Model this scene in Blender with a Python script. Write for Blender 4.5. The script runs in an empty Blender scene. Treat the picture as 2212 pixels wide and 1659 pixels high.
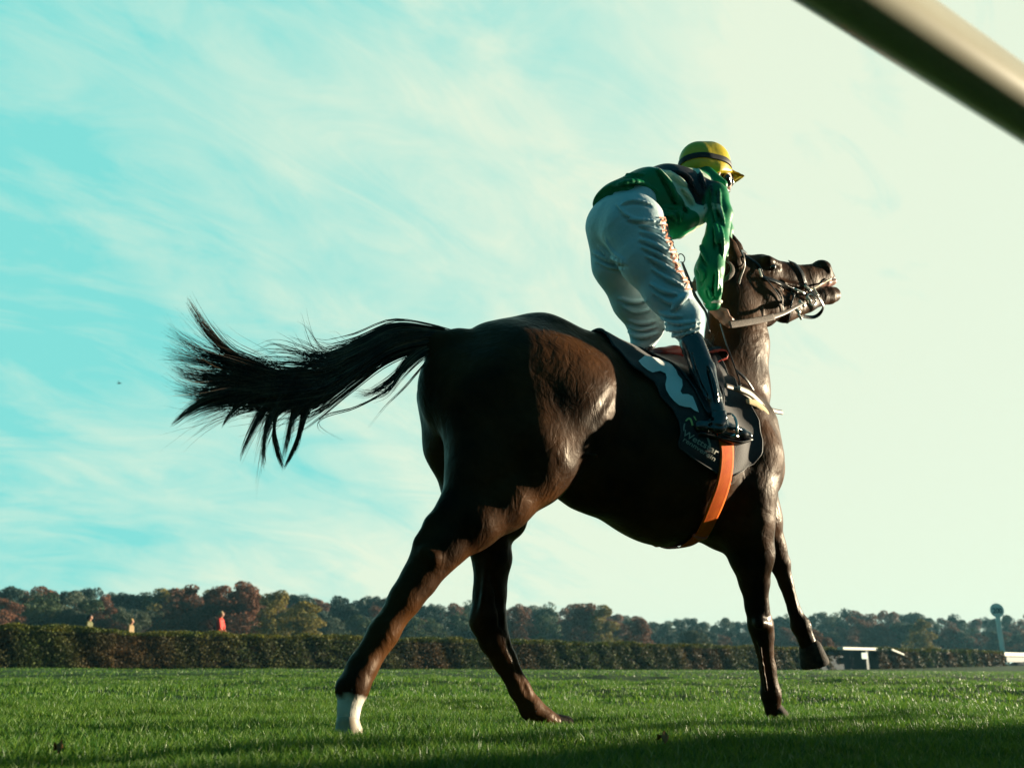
import bpy, bmesh, math, random
import numpy as np
from mathutils import Vector, Matrix
from mathutils.bvhtree import BVHTree

R = math.radians
random.seed(7)
rng = np.random.default_rng(7)
sc = bpy.context.scene
COL = sc.collection

# ------------------------------------------------------------------ camera
FPX, CX, CY = 2000.0, 1106.0, 829.5          # focal length and centre, in px of a 2212 px wide frame
PITCH, ROLL = math.atan(605.5 / FPX), R(0.36)
CAM = np.array([0.0, 0.0, 0.235])
_f = np.array([0, math.cos(PITCH), math.sin(PITCH)])
_r0 = np.array([1.0, 0, 0]); _u0 = np.array([0, -math.sin(PITCH), math.cos(PITCH)])
_r = math.cos(ROLL) * _r0 + math.sin(ROLL) * _u0
_u = -math.sin(ROLL) * _r0 + math.cos(ROLL) * _u0
cam_data = bpy.data.cameras.new("camera")
cam = bpy.data.objects.new("camera", cam_data); COL.objects.link(cam)
cam.matrix_world = Matrix(((_r[0], _u[0], -_f[0], CAM[0]), (_r[1], _u[1], -_f[1], CAM[1]),
                           (_r[2], _u[2], -_f[2], CAM[2]), (0, 0, 0, 1)))
cam_data.sensor_width = 36; cam_data.lens = FPX / 2212 * 36
cam_data.clip_start = 0.02; cam_data.clip_end = 3000
cam_data.dof.use_dof = True; cam_data.dof.focus_distance = 3.95; cam_data.dof.aperture_fstop = 3.6
sc.camera = cam

# ------------------------------------------------------------------ sun, sky, exposure
SUN_AZ, SUN_EL = R(18.5), R(9.5)             # azimuth counted from +x towards +y
S = np.array([math.cos(SUN_AZ) * math.cos(SUN_EL), math.sin(SUN_AZ) * math.cos(SUN_EL), math.sin(SUN_EL)])
sun_data = bpy.data.lights.new("sun", 'SUN'); sun_data.energy = 5.0; sun_data.angle = R(1.0)
sun_data.color = (1.0, 0.86, 0.62)
sun = bpy.data.objects.new("sun", sun_data); COL.objects.link(sun)
sun.rotation_euler = Vector(S).to_track_quat('Z', 'Y').to_euler(); sun.location = (8, 2, 6)

world = bpy.data.worlds.new("World"); sc.world = world; world.use_nodes = True
wt = world.node_tree; wt.nodes.clear()
def wn(t, **k):
    n = wt.nodes.new(t)
    for a, b in k.items(): setattr(n, a, b)
    return n
def wl(a, b): wt.links.new(a, b)
def wmath(op, a, b=None, c=None, clamp=False):
    n = wn('ShaderNodeMath', operation=op, use_clamp=clamp)
    for i, v in enumerate((a, b, c)):
        if v is None: continue
        if isinstance(v, (int, float)): n.inputs[i].default_value = v
        else: wl(v, n.inputs[i])
    return n.outputs[0]
def wmix(f, a, b):
    n = wn('ShaderNodeMix', data_type='RGBA')
    for i, v in ((0, f), (6, a), (7, b)):
        if isinstance(v, (int, float)): n.inputs[i].default_value = v
        elif isinstance(v, tuple): n.inputs[i].default_value = (*v, 1)
        else: wl(v, n.inputs[i])
    return n.outputs[2]
tc = wn('ShaderNodeTexCoord')
dirv = tc.outputs['Generated']
sep = wn('ShaderNodeSeparateXYZ'); wl(dirv, sep.inputs[0])
dotn = wn('ShaderNodeVectorMath', operation='DOT_PRODUCT'); wl(dirv, dotn.inputs[0])
dotn.inputs[1].default_value = (math.cos(R(28)), math.sin(R(28)), 0.1)
sdot = dotn.outputs['Value']
zc = wmath('MAXIMUM', sep.outputs[2], 0.0)
den = wmath('ADD', zc, 0.42)
px = wmath('DIVIDE', sep.outputs[0], den); py = wmath('DIVIDE', sep.outputs[1], den)
cmb = wn('ShaderNodeCombineXYZ'); wl(px, cmb.inputs[0]); wl(py, cmb.inputs[1])
def wrotscale(rot, scale, loc):
    m1 = wn('ShaderNodeMapping'); wl(cmb.outputs[0], m1.inputs[0]); m1.inputs['Rotation'].default_value = (0, 0, rot)
    m2 = wn('ShaderNodeMapping'); wl(m1.outputs[0], m2.inputs[0]); m2.inputs['Scale'].default_value = scale; m2.inputs['Location'].default_value = loc
    return m2.outputs[0]
n1 = wn('ShaderNodeTexNoise'); wl(wrotscale(R(-50), (0.9, 1.6, 1), (3.2, 1.7, 0)), n1.inputs['Vector'])
n1.inputs['Scale'].default_value = 2.6; n1.inputs['Detail'].default_value = 7; n1.inputs['Roughness'].default_value = 0.52; n1.inputs['Distortion'].default_value = 0.6
n2 = wn('ShaderNodeTexNoise'); wl(wrotscale(R(-38), (1.0, 2.1, 1), (9.1, 4.4, 0)), n2.inputs['Vector'])
n2.inputs['Scale'].default_value = 3.4; n2.inputs['Detail'].default_value = 10; n2.inputs['Roughness'].default_value = 0.62; n2.inputs['Distortion'].default_value = 1.9
c1 = wmath('MULTIPLY', wmath('SUBTRACT', n1.outputs[0], 0.48), 1.55)
c2 = wmath('MULTIPLY', wmath('SUBTRACT', n2.outputs[0], 0.5), 1.15)
base = wmath('MULTIPLY_ADD', sdot, 1.5, -0.02)
hz = wmath('MULTIPLY', wmath('POWER', wmath('SUBTRACT', 1.0, zc), 7.0), 0.42)
fac = wmath('ADD', wmath('ADD', base, hz), wmath('ADD', c1, c2), clamp=True)
col = wmix(fac, (0.225, 0.745, 0.70), (0.815, 0.92, 0.725))
# the sky is deeper overhead and on the side behind the camera, away from the veil of cirrus
def wstep(v, a, b):
    n = wn('ShaderNodeMapRange', interpolation_type='SMOOTHSTEP'); wl(v, n.inputs[0])
    n.inputs[1].default_value = a; n.inputs[2].default_value = b; return n.outputs[0]
deep = wmath('MAXIMUM', wstep(sep.outputs[2], 0.63, 0.88), wmath('SUBTRACT', 1.0, wstep(sep.outputs[1], 0.25, 0.64)))
deep = wmath('MULTIPLY', deep, wmath('SUBTRACT', 1.0, wmath('MULTIPLY', wstep(sdot, 0.86, 1.0), 0.5)))
col = wmix(deep, col, (0.005, 0.115, 0.165))
sky = wn('ShaderNodeTexSky', sky_type='NISHITA'); sky.sun_disc = False
sky.sun_elevation = SUN_EL; sky.sun_rotation = R(90) - SUN_AZ
bg1 = wn('ShaderNodeBackground'); wl(sky.outputs[0], bg1.inputs[0]); bg1.inputs[1].default_value = 0.05
bg2 = wn('ShaderNodeBackground'); wl(col, bg2.inputs[0]); bg2.inputs[1].default_value = 0.418
mxs = wn('ShaderNodeMixShader'); mxs.inputs[0].default_value = 0.94
wl(bg1.outputs[0], mxs.inputs[1]); wl(bg2.outputs[0], mxs.inputs[2])
wo = wn('ShaderNodeOutputWorld'); wl(mxs.outputs[0], wo.inputs[0])
sc.view_settings.view_transform = 'Standard'; sc.view_settings.look = 'None'
sc.view_settings.exposure = 1.32; sc.view_settings.gamma = 1.0
sc.cycles.max_bounces = 6; sc.cycles.transparent_max_bounces = 6

# ------------------------------------------------------------------ helpers: pixels to rays, horse frame
HA = R(28.0)
HD = np.array([math.cos(HA), math.sin(HA), 0.0])       # the way the horse faces
HN = np.array([math.sin(HA), -math.cos(HA), 0.0])      # its right-hand side
def ray(px, py): return _f + _r * (px - CX) / FPX - _u * (py - CY) / FPX
def project(P):
    d = np.asarray(P, float) - CAM
    z = d @ _f
    return CX + FPX * (d @ _r) / z, CY - FPX * (d @ _u) / z, z
def ground(px, py, z=0.0):
    d = ray(px, py); t = (z - CAM[2]) / d[2]; return CAM + d * t
def at_y(px, py, Y):
    d = ray(px, py); return CAM + d * (Y / d[1])
AX = np.array([-0.02, 3.66, 0.0])                      # a point of the horse's middle plane
def H(px, py, s=0.0):
    """world point on the plane parallel to the horse's middle plane, s metres to its right"""
    d = ray(px, py); t = ((AX - CAM) @ HN + s) / (d @ HN)
    return CAM + d * t
def Hr(px, py, s, rp):
    P = H(px, py, s); return P, rp * ((P - CAM) @ _f) / FPX
def tof(P):                                            # world -> horse frame (u along, v right, w up)
    P = np.asarray(P, float) - AX
    return np.stack([P @ HD, P @ HN, P[..., 2]], -1)
def fromf(Q):
    Q = np.asarray(Q, float)
    return AX + Q[..., :1] * HD + Q[..., 1:2] * HN + Q[..., 2:3] * np.array([0, 0, 1.0])

def tag(o, label=None, cat=None, group=None, kind=None):
    if label: o['label'] = label
    if cat: o['category'] = cat
    if group: o['group'] = group
    if kind: o['kind'] = kind
    return o
def root(name, loc, label, cat, group=None):
    o = bpy.data.objects.new(name, None); COL.objects.link(o); o.location = tuple(loc); o.empty_display_size = 0.2
    return tag(o, label, cat, group)
def rloc(parent):
    v = Vector((0, 0, 0))
    while parent is not None:
        v = v + parent.location; parent = parent.parent
    return np.array(v)
def mk(name, V, F, m, parent=None, smooth=True):
    """one mesh object; V in world coordinates"""
    V = np.asarray(V, float)
    if parent is not None: V = V - rloc(parent)
    me = bpy.data.meshes.new(name)
    if isinstance(F, np.ndarray):
        n = F.shape[1]
        me.vertices.add(len(V)); me.vertices.foreach_set('co', V.astype(np.float32).ravel())
        me.loops.add(F.size); me.loops.foreach_set('vertex_index', F.astype(np.int32).ravel())
        me.polygons.add(len(F)); me.polygons.foreach_set('loop_start', np.arange(0, F.size, n, dtype=np.int32))
        me.update(calc_edges=True)
    else:
        me.from_pydata([tuple(v) for v in V], [], [tuple(int(i) for i in f) for f in F]); me.update()
    me.validate()
    if smooth: me.shade_smooth()
    me.materials.append(m)
    o = bpy.data.objects.new(name, me); COL.objects.link(o)
    if parent is not None: o.parent = parent
    return o
def setcol(o, C, name='Col'):
    a = o.data.color_attributes.new(name, 'FLOAT_COLOR', 'POINT')
    C = np.asarray(C, np.float32)
    if C.ndim == 1: C = np.stack([C, C, C], -1)
    a.data.foreach_set('color', np.concatenate([C, np.ones((len(C), 1), np.float32)], 1).ravel())

# ------------------------------------------------------------------ materials
def mat(name, c, rough=0.6, spec=0.5, c2=None, nscale=6.0, bump=0.0, bscale=30.0, metal=0.0, coat=0.0, sheen=0.0,
        attr=None, stretch=None, ndetail=5, trans=0.0, sub=0.0, amix=None):
    m = bpy.data.materials.new(name); m.use_nodes = True
    nt = m.node_tree; b = nt.nodes['Principled BSDF']
    b.inputs['Roughness'].default_value = rough; b.inputs['Specular IOR Level'].default_value = spec
    b.inputs['Metallic'].default_value = metal; b.inputs['Coat Weight'].default_value = coat
    b.inputs['Coat Roughness'].default_value = 0.15
    b.inputs['Sheen Weight'].default_value = sheen; b.inputs['Sheen Roughness'].default_value = 0.5
    tcn = nt.nodes.new('ShaderNodeTexCoord'); vec = tcn.outputs['Object']
    if stretch:
        mpn = nt.nodes.new('ShaderNodeMapping'); nt.links.new(vec, mpn.inputs[0]); mpn.inputs['Scale'].default_value = stretch
        if len(stretch) == 3: vec = mpn.outputs[0]
    colr = None
    if c2 is not None:
        no = nt.nodes.new('ShaderNodeTexNoise'); no.inputs['Scale'].default_value = nscale; no.inputs['Detail'].default_value = ndetail
        nt.links.new(vec, no.inputs['Vector'])
        ra = nt.nodes.new('ShaderNodeValToRGB'); ra.color_ramp.elements[0].position = 0.35; ra.color_ramp.elements[1].position = 0.68
        ra.color_ramp.elements[0].color = (*c, 1); ra.color_ramp.elements[1].color = (*c2, 1)
        nt.links.new(no.outputs[0], ra.inputs[0]); colr = ra.outputs[0]
    if attr:
        an = nt.nodes.new('ShaderNodeAttribute'); an.attribute_name = attr
        mx = nt.nodes.new('ShaderNodeMix'); mx.data_type = 'RGBA'
        if amix is None:                                # attribute multiplies the colour
            mx.blend_type = 'MULTIPLY'; mx.inputs[0].default_value = 1.0
            nt.links.new(an.outputs['Color'], mx.inputs[7])
        else:                                           # attribute blends to another real colour
            nt.links.new(an.outputs['Fac'], mx.inputs[0]); mx.inputs[7].default_value = (*amix, 1)
        if colr: nt.links.new(colr, mx.inputs[6])
        else: mx.inputs[6].default_value = (*c, 1)
        colr = mx.outputs[2]
    if colr: nt.links.new(colr, b.inputs['Base Color'])
    else: b.inputs['Base Color'].default_value = (*c, 1)
    if bump:
        nb = nt.nodes.new('ShaderNodeTexNoise'); nb.inputs['Scale'].default_value = bscale; nb.inputs['Detail'].default_value = 6
        nt.links.new(vec, nb.inputs['Vector'])
        bp = nt.nodes.new('ShaderNodeBump'); bp.inputs['Strength'].default_value = 1.0; bp.inputs['Distance'].default_value = bump
        nt.links.new(nb.outputs[0], bp.inputs['Height']); nt.links.new(bp.outputs[0], b.inputs['Normal'])
    if trans:
        tr = nt.nodes.new('ShaderNodeBsdfTranslucent'); ms = nt.nodes.new('ShaderNodeMixShader'); ms.inputs[0].default_value = trans
        if colr: nt.links.new(colr, tr.inputs[0])
        else: tr.inputs[0].default_value = (*c, 1)
        out = nt.nodes['Material Output']
        nt.links.new(b.outputs[0], ms.inputs[1]); nt.links.new(tr.outputs[0], ms.inputs[2]); nt.links.new(ms.outputs[0], out.inputs[0])
    m.use_backface_culling = False
    return m

# ------------------------------------------------------------------ signed distance sculpting
class Field:
    def __init__(self, lo, hi, h):
        self.h = h; self.lo = np.array(lo, np.float32)
        self.n = np.ceil((np.array(hi) - self.lo) / h).astype(int) + 1
        self.d = np.full(self.n, 1.0, np.float32)
        self.ax = [self.lo[i] + h * np.arange(self.n[i], dtype=np.float32) for i in range(3)]
    def win(self, lo, hi):
        a = np.clip(((np.array(lo) - self.lo) / self.h).astype(int) - 1, 0, self.n)
        b = np.clip(((np.array(hi) - self.lo) / self.h).astype(int) + 2, 0, self.n)
        sl = tuple(slice(a[i], b[i]) for i in range(3))
        X = self.ax[0][sl[0]][:, None, None]; Y = self.ax[1][sl[1]][None, :, None]; Z = self.ax[2][sl[2]][None, None, :]
        return sl, X, Y, Z
    def blend(self, sl, d, k, op):
        c = self.d[sl]
        if op == 'add':
            if k > 0:
                h = np.clip(0.5 + 0.5 * (c - d) / k, 0, 1); self.d[sl] = c * (1 - h) + d * h - k * h * (1 - h)
            else: self.d[sl] = np.minimum(c, d)
        elif op == 'sub':
            h = np.clip(0.5 - 0.5 * (c + d) / k, 0, 1); self.d[sl] = c * (1 - h) - d * h + k * h * (1 - h)
    def cone(self, a, b, ra, rb, k=0.03, kv=1.0, op='add'):
        a = np.array(a, np.float32); b = np.array(b, np.float32); rm = max(ra, rb)
        pad = rm + k * 1.2 + self.h * 2; pv = rm * max(kv, 1) + k * 1.2 + self.h * 2
        P = np.array([pad, max(pad * kv, pv if kv > 1 else pad), pad])
        sl, X, Y, Z = self.win(np.minimum(a, b) - P, np.maximum(a, b) + P)
        ba = b - a; ba2 = ba.copy(); ba2[1] /= kv
        L2 = float(ba2 @ ba2) + 1e-12
        x = X - a[0]; y = (Y - a[1]) / kv; z = Z - a[2]
        t = np.clip((x * ba2[0] + y * ba2[1] + z * ba2[2]) / L2, 0, 1)
        d = np.sqrt((x - t * ba2[0]) ** 2 + (y - t * ba2[1]) ** 2 + (z - t * ba2[2]) ** 2) - (ra + t * (rb - ra))
        if kv < 1: d = d * (0.5 + 0.5 * kv)
        self.blend(sl, d.astype(np.float32), k, op)
    def ell(self, c, r, rot=0.0, k=0.03, op='add', yaw=0.0):
        """ellipsoid; rot tilts in the u-w plane"""
        c = np.array(c, np.float32); rm = max(r) + k * 1.2 + self.h * 2
        sl, X, Y, Z = self.win(c - rm, c + rm)
        x = X - c[0]; y = Y - c[1]; z = Z - c[2]
        if yaw:
            cy, sy = math.cos(yaw), math.sin(yaw); x, y = cy * x + sy * y, -sy * x + cy * y
        cr, sr = math.cos(rot), math.sin(rot)
        x2 = cr * x + sr * z; z2 = -sr * x + cr * z
        k0 = np.sqrt((x2 / r[0]) ** 2 + (y / r[1]) ** 2 + (z2 / r[2]) ** 2)
        k1 = np.sqrt((x2 / r[0] ** 2) ** 2 + (y / r[1] ** 2) ** 2 + (z2 / r[2] ** 2) ** 2) + 1e-9
        d = np.where(k0 < 1e-4, -min(r), k0 * (k0 - 1) / k1)
        self.blend(sl, d.astype(np.float32), k, op)
    def chain(self, pts, k=0.03, kv=1.0, op='add'):
        for (a, ra), (b, rb) in zip(pts[:-1], pts[1:]): self.cone(a, b, ra, rb, k, kv, op)
    def clip(self, p, n):
        """keep the half space where (x-p).n < 0"""
        X = self.ax[0][:, None, None]; Y = self.ax[1][None, :, None]; Z = self.ax[2][None, None, :]
        n = np.array(n, float); n = n / np.linalg.norm(n)
        self.d = np.maximum(self.d, ((X - p[0]) * n[0] + (Y - p[1]) * n[1] + (Z - p[2]) * n[2]).astype(np.float32))
    def nets(self):
        d = self.d; s = d < 0
        c = np.zeros(tuple(self.n - 1), np.int8)
        for i in (0, 1):
            for j in (0, 1):
                for k in (0, 1): c += s[i:self.n[0] - 1 + i, j:self.n[1] - 1 + j, k:self.n[2] - 1 + k]
        act = (c > 0) & (c < 8); idx = np.argwhere(act)
        vid = np.full(act.shape, -1, np.int64); vid[act] = np.arange(len(idx))
        acc = np.zeros((len(idx), 3)); cnt = np.zeros(len(idx))
        corners = [(i, j, k) for i in (0, 1) for j in (0, 1) for k in (0, 1)]
        val = {cc: d[idx[:, 0] + cc[0], idx[:, 1] + cc[1], idx[:, 2] + cc[2]] for cc in corners}
        for a in corners:
            for ax in range(3):
                if a[ax] == 1: continue
                b = list(a); b[ax] = 1; b = tuple(b)
                va, vb = val[a], val[b]; m = (va < 0) != (vb < 0)
                t = np.where(m, va / np.where(va - vb == 0, 1, va - vb), 0)
                for q in range(3):
                    acc[:, q] += np.where(m, a[q] + (t if q == ax else 0), 0)
                cnt += m
        V = (idx + acc / cnt[:, None]) * self.h + self.lo
        faces = []
        for ax in range(3):
            o1, o2 = (ax + 1) % 3, (ax + 2) % 3
            sa = [slice(None)] * 3; sb = [slice(None)] * 3
            sa[ax] = slice(0, -1); sb[ax] = slice(1, None)
            A, B = s[tuple(sa)], s[tuple(sb)]
            e = np.argwhere(A != B)
            ok = (e[:, o1] > 0) & (e[:, o2] > 0) & (e[:, o1] < self.n[o1] - 1) & (e[:, o2] < self.n[o2] - 1)
            e = e[ok]; flip = A[e[:, 0], e[:, 1], e[:, 2]]
            q = []
            for (da, db) in ((0, 0), (1, 0), (1, 1), (0, 1)):
                w = e.copy(); w[:, o1] -= da; w[:, o2] -= db
                q.append(vid[w[:, 0], w[:, 1], w[:, 2]])
            q = np.stack(q, 1); q = np.where(flip[:, None], q[:, ::-1], q); faces.append(q)
        Fq = np.concatenate(faces); Fq = Fq[(Fq >= 0).all(1)]
        return V, Fq
def relax(V, F, it=2, lam=0.5):
    e = np.concatenate([F[:, [0, 1]], F[:, [1, 2]], F[:, [2, 3]], F[:, [3, 0]]])
    for _ in range(it):
        acc = np.zeros_like(V); cnt = np.zeros(len(V))
        np.add.at(acc, e[:, 0], V[e[:, 1]]); np.add.at(cnt, e[:, 0], 1)
        np.add.at(acc, e[:, 1], V[e[:, 0]]); np.add.at(cnt, e[:, 1], 1)
        V = V + lam * (acc / np.maximum(cnt, 1)[:, None] - V)
    return V
def Q(px, py, s, rp):
    """a pixel, side offset and pixel radius -> (horse frame point, metres)"""
    P, r = Hr(px, py, s, rp); return tof(P), r
def sdmesh(name, fld, m, parent, it=2):
    V, F = fld.nets(); V = relax(V, F, it)
    return mk(name, fromf(V), F, m, parent)

# tubes and ribbons
def tube_geo(P, r, n=8, closed=False, flat=1.0, up=None):
    P = np.asarray(P, float); N = len(P); r = np.broadcast_to(np.asarray(r, float), (N,))
    T = np.gradient(P, axis=0); T /= np.linalg.norm(T, axis=1)[:, None] + 1e-12
    ref = np.array([0, 0, 1.0]) if up is None else np.asarray(up, float)
    if up is None and abs(T[0] @ ref) > 0.9: ref = np.array([0, 1.0, 0])
    V = []
    a = ref - (ref @ T[0]) * T[0]; a /= np.linalg.norm(a)
    for i in range(N):
        a = a - (a @ T[i]) * T[i]; a /= np.linalg.norm(a) + 1e-12; b = np.cross(T[i], a)
        for j in range(n):
            th = 2 * math.pi * j / n; V.append(P[i] + r[i] * (math.cos(th) * a + math.sin(th) * b * flat))
    F = []
    for i in range(N - 1):
        for j in range(n):
            F.append((i * n + j, i * n + (j + 1) % n, (i + 1) * n + (j + 1) % n, (i + 1) * n + j))
    F.append(tuple(range(n - 1, -1, -1))); F.append(tuple((N - 1) * n + j for j in range(n)))
    return V, F
def spline(P, n=24):
    P = np.asarray(P, float)
    if len(P) == 2: return np.array([P[0] + (P[1] - P[0]) * t for t in np.linspace(0, 1, n)])
    out = []; Pe = np.vstack([2 * P[0] - P[1], P, 2 * P[-1] - P[-2]]); m = len(P) - 1
    for x in np.linspace(0, m - 1e-6, n):
        i = int(x); t = x - i; a, b, c, d = Pe[i:i + 4]
        out.append(0.5 * ((2 * b) + (c - a) * t + (2 * a - 5 * b + 4 * c - d) * t * t + (3 * b - a - 3 * c + d) * t ** 3))
    return np.array(out)
class MB:
    def __init__(s): s.V = []; s.F = []
    def add(s, V, F):
        o = len(s.V); s.V += [tuple(v) for v in V]; s.F += [tuple(i + o for i in f) for f in F]
    def tube(s, P, r, n=8, flat=1.0, up=None, sm=None):
        P = np.asarray(P, float)
        if sm:
            r = np.interp(np.linspace(0, 1, sm), np.linspace(0, 1, len(P)), np.broadcast_to(r, (len(P),))); P = spline(P, sm)
        s.add(*tube_geo(P, r, n, flat=flat, up=up))
    def box(s, c, h, X=(1, 0, 0), Y=(0, 1, 0), Z=(0, 0, 1)):
        c = np.asarray(c, float); X, Y, Z = (np.asarray(a, float) for a in (X, Y, Z))
        V = [c + i * h[0] * X + j * h[1] * Y + k * h[2] * Z for i in (-1, 1) for j in (-1, 1) for k in (-1, 1)]
        s.add(V, [(0, 1, 3, 2), (4, 6, 7, 5), (0, 4, 5, 1), (2, 3, 7, 6), (0, 2, 6, 4), (1, 5, 7, 3)])
    def build(s, name, m, parent=None, smooth=True, bevel=0):
        o = mk(name, s.V, s.F, m, parent, smooth)
        if bevel:
            b = o.modifiers.new('bevel', 'BEVEL'); b.width = bevel; b.segments = 2; b.limit_method = 'ANGLE'
        return o

# ------------------------------------------------------------------ ground, grass, rail
def fnoise(x, y):
    """gentle turf relief in metres"""
    r = 0.011 * np.sin(x * 2.1 + 1.3 * np.sin(y * 0.9) + 0.5) * np.sin(y * 1.7 + 0.8 * np.sin(x * 1.3) + 1.1)
    r = r + 0.007 * np.sin(x * 5.3 - y * 3.1 + 1.7 * np.sin(y * 2.3)) + 0.005 * np.sin(x * 9.1 + y * 7.7) * np.sin(y * 6.1 - x * 2.9 + 2)
    far = np.clip((np.hypot(x, y) - 4.6) / 3.5, 0, 1)
    r = r * (1 + 1.1 * far) + far * 0.06 * np.sin(x * .55 + y * .9 + 1.2 * np.sin(y * .4)) * np.sin(y * .7 - x * .3)
    return r * np.clip(1.3 - np.hypot(x, y) / 45, 0.25, 1) - 0.006
gx = np.unique(np.concatenate([np.linspace(-400, -30, 30), np.linspace(-30, 4 - 14, 40), np.linspace(-10, 14, 241), np.linspace(14, 60, 80), np.linspace(60, 500, 30)]))
gy = np.unique(np.concatenate([np.linspace(-60, -4, 20), np.linspace(-4, 18, 221), np.linspace(18, 60, 60), np.linspace(60, 900, 40)]))
GX, GY = np.meshgrid(gx, gy, indexing='ij')
HL0, HL1 = at_y(0, 1435, 33.0)[:2], at_y(2180, 1441, 74.0)[:2]          # foot line of the hedge
HDIR = (HL1 - HL0) / np.linalg.norm(HL1 - HL0); HNRM = np.array([-HDIR[1], HDIR[0]])   # away from the camera
def bank(x, y):
    """low spectator bank behind the hedge"""
    d = (x - HL0[0]) * HNRM[0] + (y - HL0[1]) * HNRM[1]
    t = np.clip((d - 1.3) / 1.6, 0, 1); return 0.55 * t * t * (3 - 2 * t)
GZ = fnoise(GX, GY) + bank(GX, GY)
V = np.stack([GX, GY, GZ], -1).reshape(-1, 3); ny_ = len(gy)
I, J = np.meshgrid(np.arange(len(gx) - 1), np.arange(ny_ - 1), indexing='ij')
a = (I * ny_ + J).ravel(); Fg = np.stack([a, a + ny_, a + ny_ + 1, a + 1], 1)
turf = mat('turf_soil', (0.020, 0.045, 0.010), rough=0.95, spec=0.1, c2=(0.045, 0.095, 0.018), nscale=1.4, bump=0.01, bscale=30)
tag(mk('ground', V, Fg, turf), kind='structure')

gr_nt_m = mat('grass_blade', (0.060, 0.158, 0.021), rough=0.45, spec=0.35, attr='Col', trans=0.45)
def grass(n, d0, d1, hgt, wid, name):
    # spread over the wedge the picture can see, a little wider on both sides
    r = np.sqrt(rng.random(n) * (d1 ** 2 - d0 ** 2) + d0 ** 2); th = rng.uniform(R(-35), R(36), n)
    x = r * np.sin(th); y = r * np.cos(th)
    hd = (x - HL0[0]) * HNRM[0] + (y - HL0[1]) * HNRM[1]; m = hd < 0.1
    x, y, r = x[m], y[m], r[m]; n = len(x)
    clump = 0.5 + 0.5 * np.sin(x * 3.1 + 2 * np.sin(y * 2.2)) * np.sin(y * 4.3 + 1.5 * np.sin(x * 3.7))
    fine = 0.5 + 0.5 * np.sin(x * 17 + 3 * np.sin(y * 11)) * np.sin(y * 19 + 2 * np.sin(x * 13))
    h = hgt * (0.45 + 0.45 * clump + 0.35 * fine) * rng.uniform(0.5, 1.15, n)
    w = wid * rng.uniform(0.6, 1.3, n)
    az = rng.uniform(0, 2 * np.pi, n); ln = rng.uniform(0.15, 0.8, n) * h; la = rng.uniform(0, 2 * np.pi, n)
    z = fnoise(x, y) - 0.004
    b = np.stack([x, y, z], 1); wx = np.stack([np.cos(az) * w, np.sin(az) * w, 0 * w], 1)
    lean = np.stack([np.cos(la) * ln, np.sin(la) * ln, 0 * ln], 1)
    mid = b + lean * 0.35 + np.stack([0 * h, 0 * h, h * 0.6], 1); tip = b + lean + np.stack([0 * h, 0 * h, h * 0.98], 1)
    Vv = np.stack([b - wx, b + wx, mid + wx * .8, mid - wx * .8, tip], 1).reshape(-1, 3)
    k = np.arange(n)[:, None] * 5
    Fq = np.concatenate([np.concatenate([k, k + 1, k + 2, k + 3], 1), np.concatenate([k + 3, k + 2, k + 4, k + 4], 1)])
    tint = rng.random(n); big = 0.5 + 0.5 * np.sin(x * .9 + np.sin(y * .7) * 2) * np.sin(y * .8 + 1)
    colr = np.empty((n, 3)); base = np.array([1.0, 1.0, 1.0]); yel = np.array([2.5, 1.6, 1.3]); dk = np.array([0.55, 0.75, 0.8]); straw = np.array([5.0, 2.6, 7.0])
    for q in range(3):
        colr[:, q] = base[q] + (yel[q] - base[q]) * np.clip(tint * 1.4 - .5 + .25 * big, 0, 1) + (dk[q] - base[q]) * np.clip(.45 - tint, 0, .45) * 1.6
    st = rng.random(n) < 0.05; colr[st] = straw * rng.uniform(.6, 1.0, (st.sum(), 1))
    me = bpy.data.meshes.new(name)
    F4 = Fq[:n]; F3 = Fq[n:, :3]
    me.vertices.add(len(Vv)); me.vertices.foreach_set('co', Vv.astype(np.float32).ravel())
    li = np.concatenate([F4.ravel(), F3.ravel()]).astype(np.int32)
    me.loops.add(len(li)); me.loops.foreach_set('vertex_index', li)
    ls = np.concatenate([np.arange(0, F4.size, 4), F4.size + np.arange(0, F3.size, 3)]).astype(np.int32)
    me.polygons.add(2 * n); me.polygons.foreach_set('loop_start', ls); me.update(calc_edges=True)
    me.materials.append(gr_nt_m); o = bpy.data.objects.new(name, me); COL.objects.link(o)
    setcol(o, np.repeat(colr, 5, 0)); return o
go = [grass(230000, 1.9, 6.0, 0.046, 0.0019, 'grass'), grass(150000, 6.0, 16.0, 0.048, 0.0035, 'grass'), grass(120000, 16.0, 85.0, 0.055, 0.011, 'grass')]
# one sward: join the three densities into one object
import itertools
def joinmesh(objs):
    bpy.ops.object.select_all(action='DESELECT')
    for o in objs: o.select_set(True)
    bpy.context.view_layer.objects.active = objs[0]; bpy.ops.object.join(); return objs[0]
tag(joinmesh(go), 'short green racecourse grass lit from the right', 'grass', kind='stuff')

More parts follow.
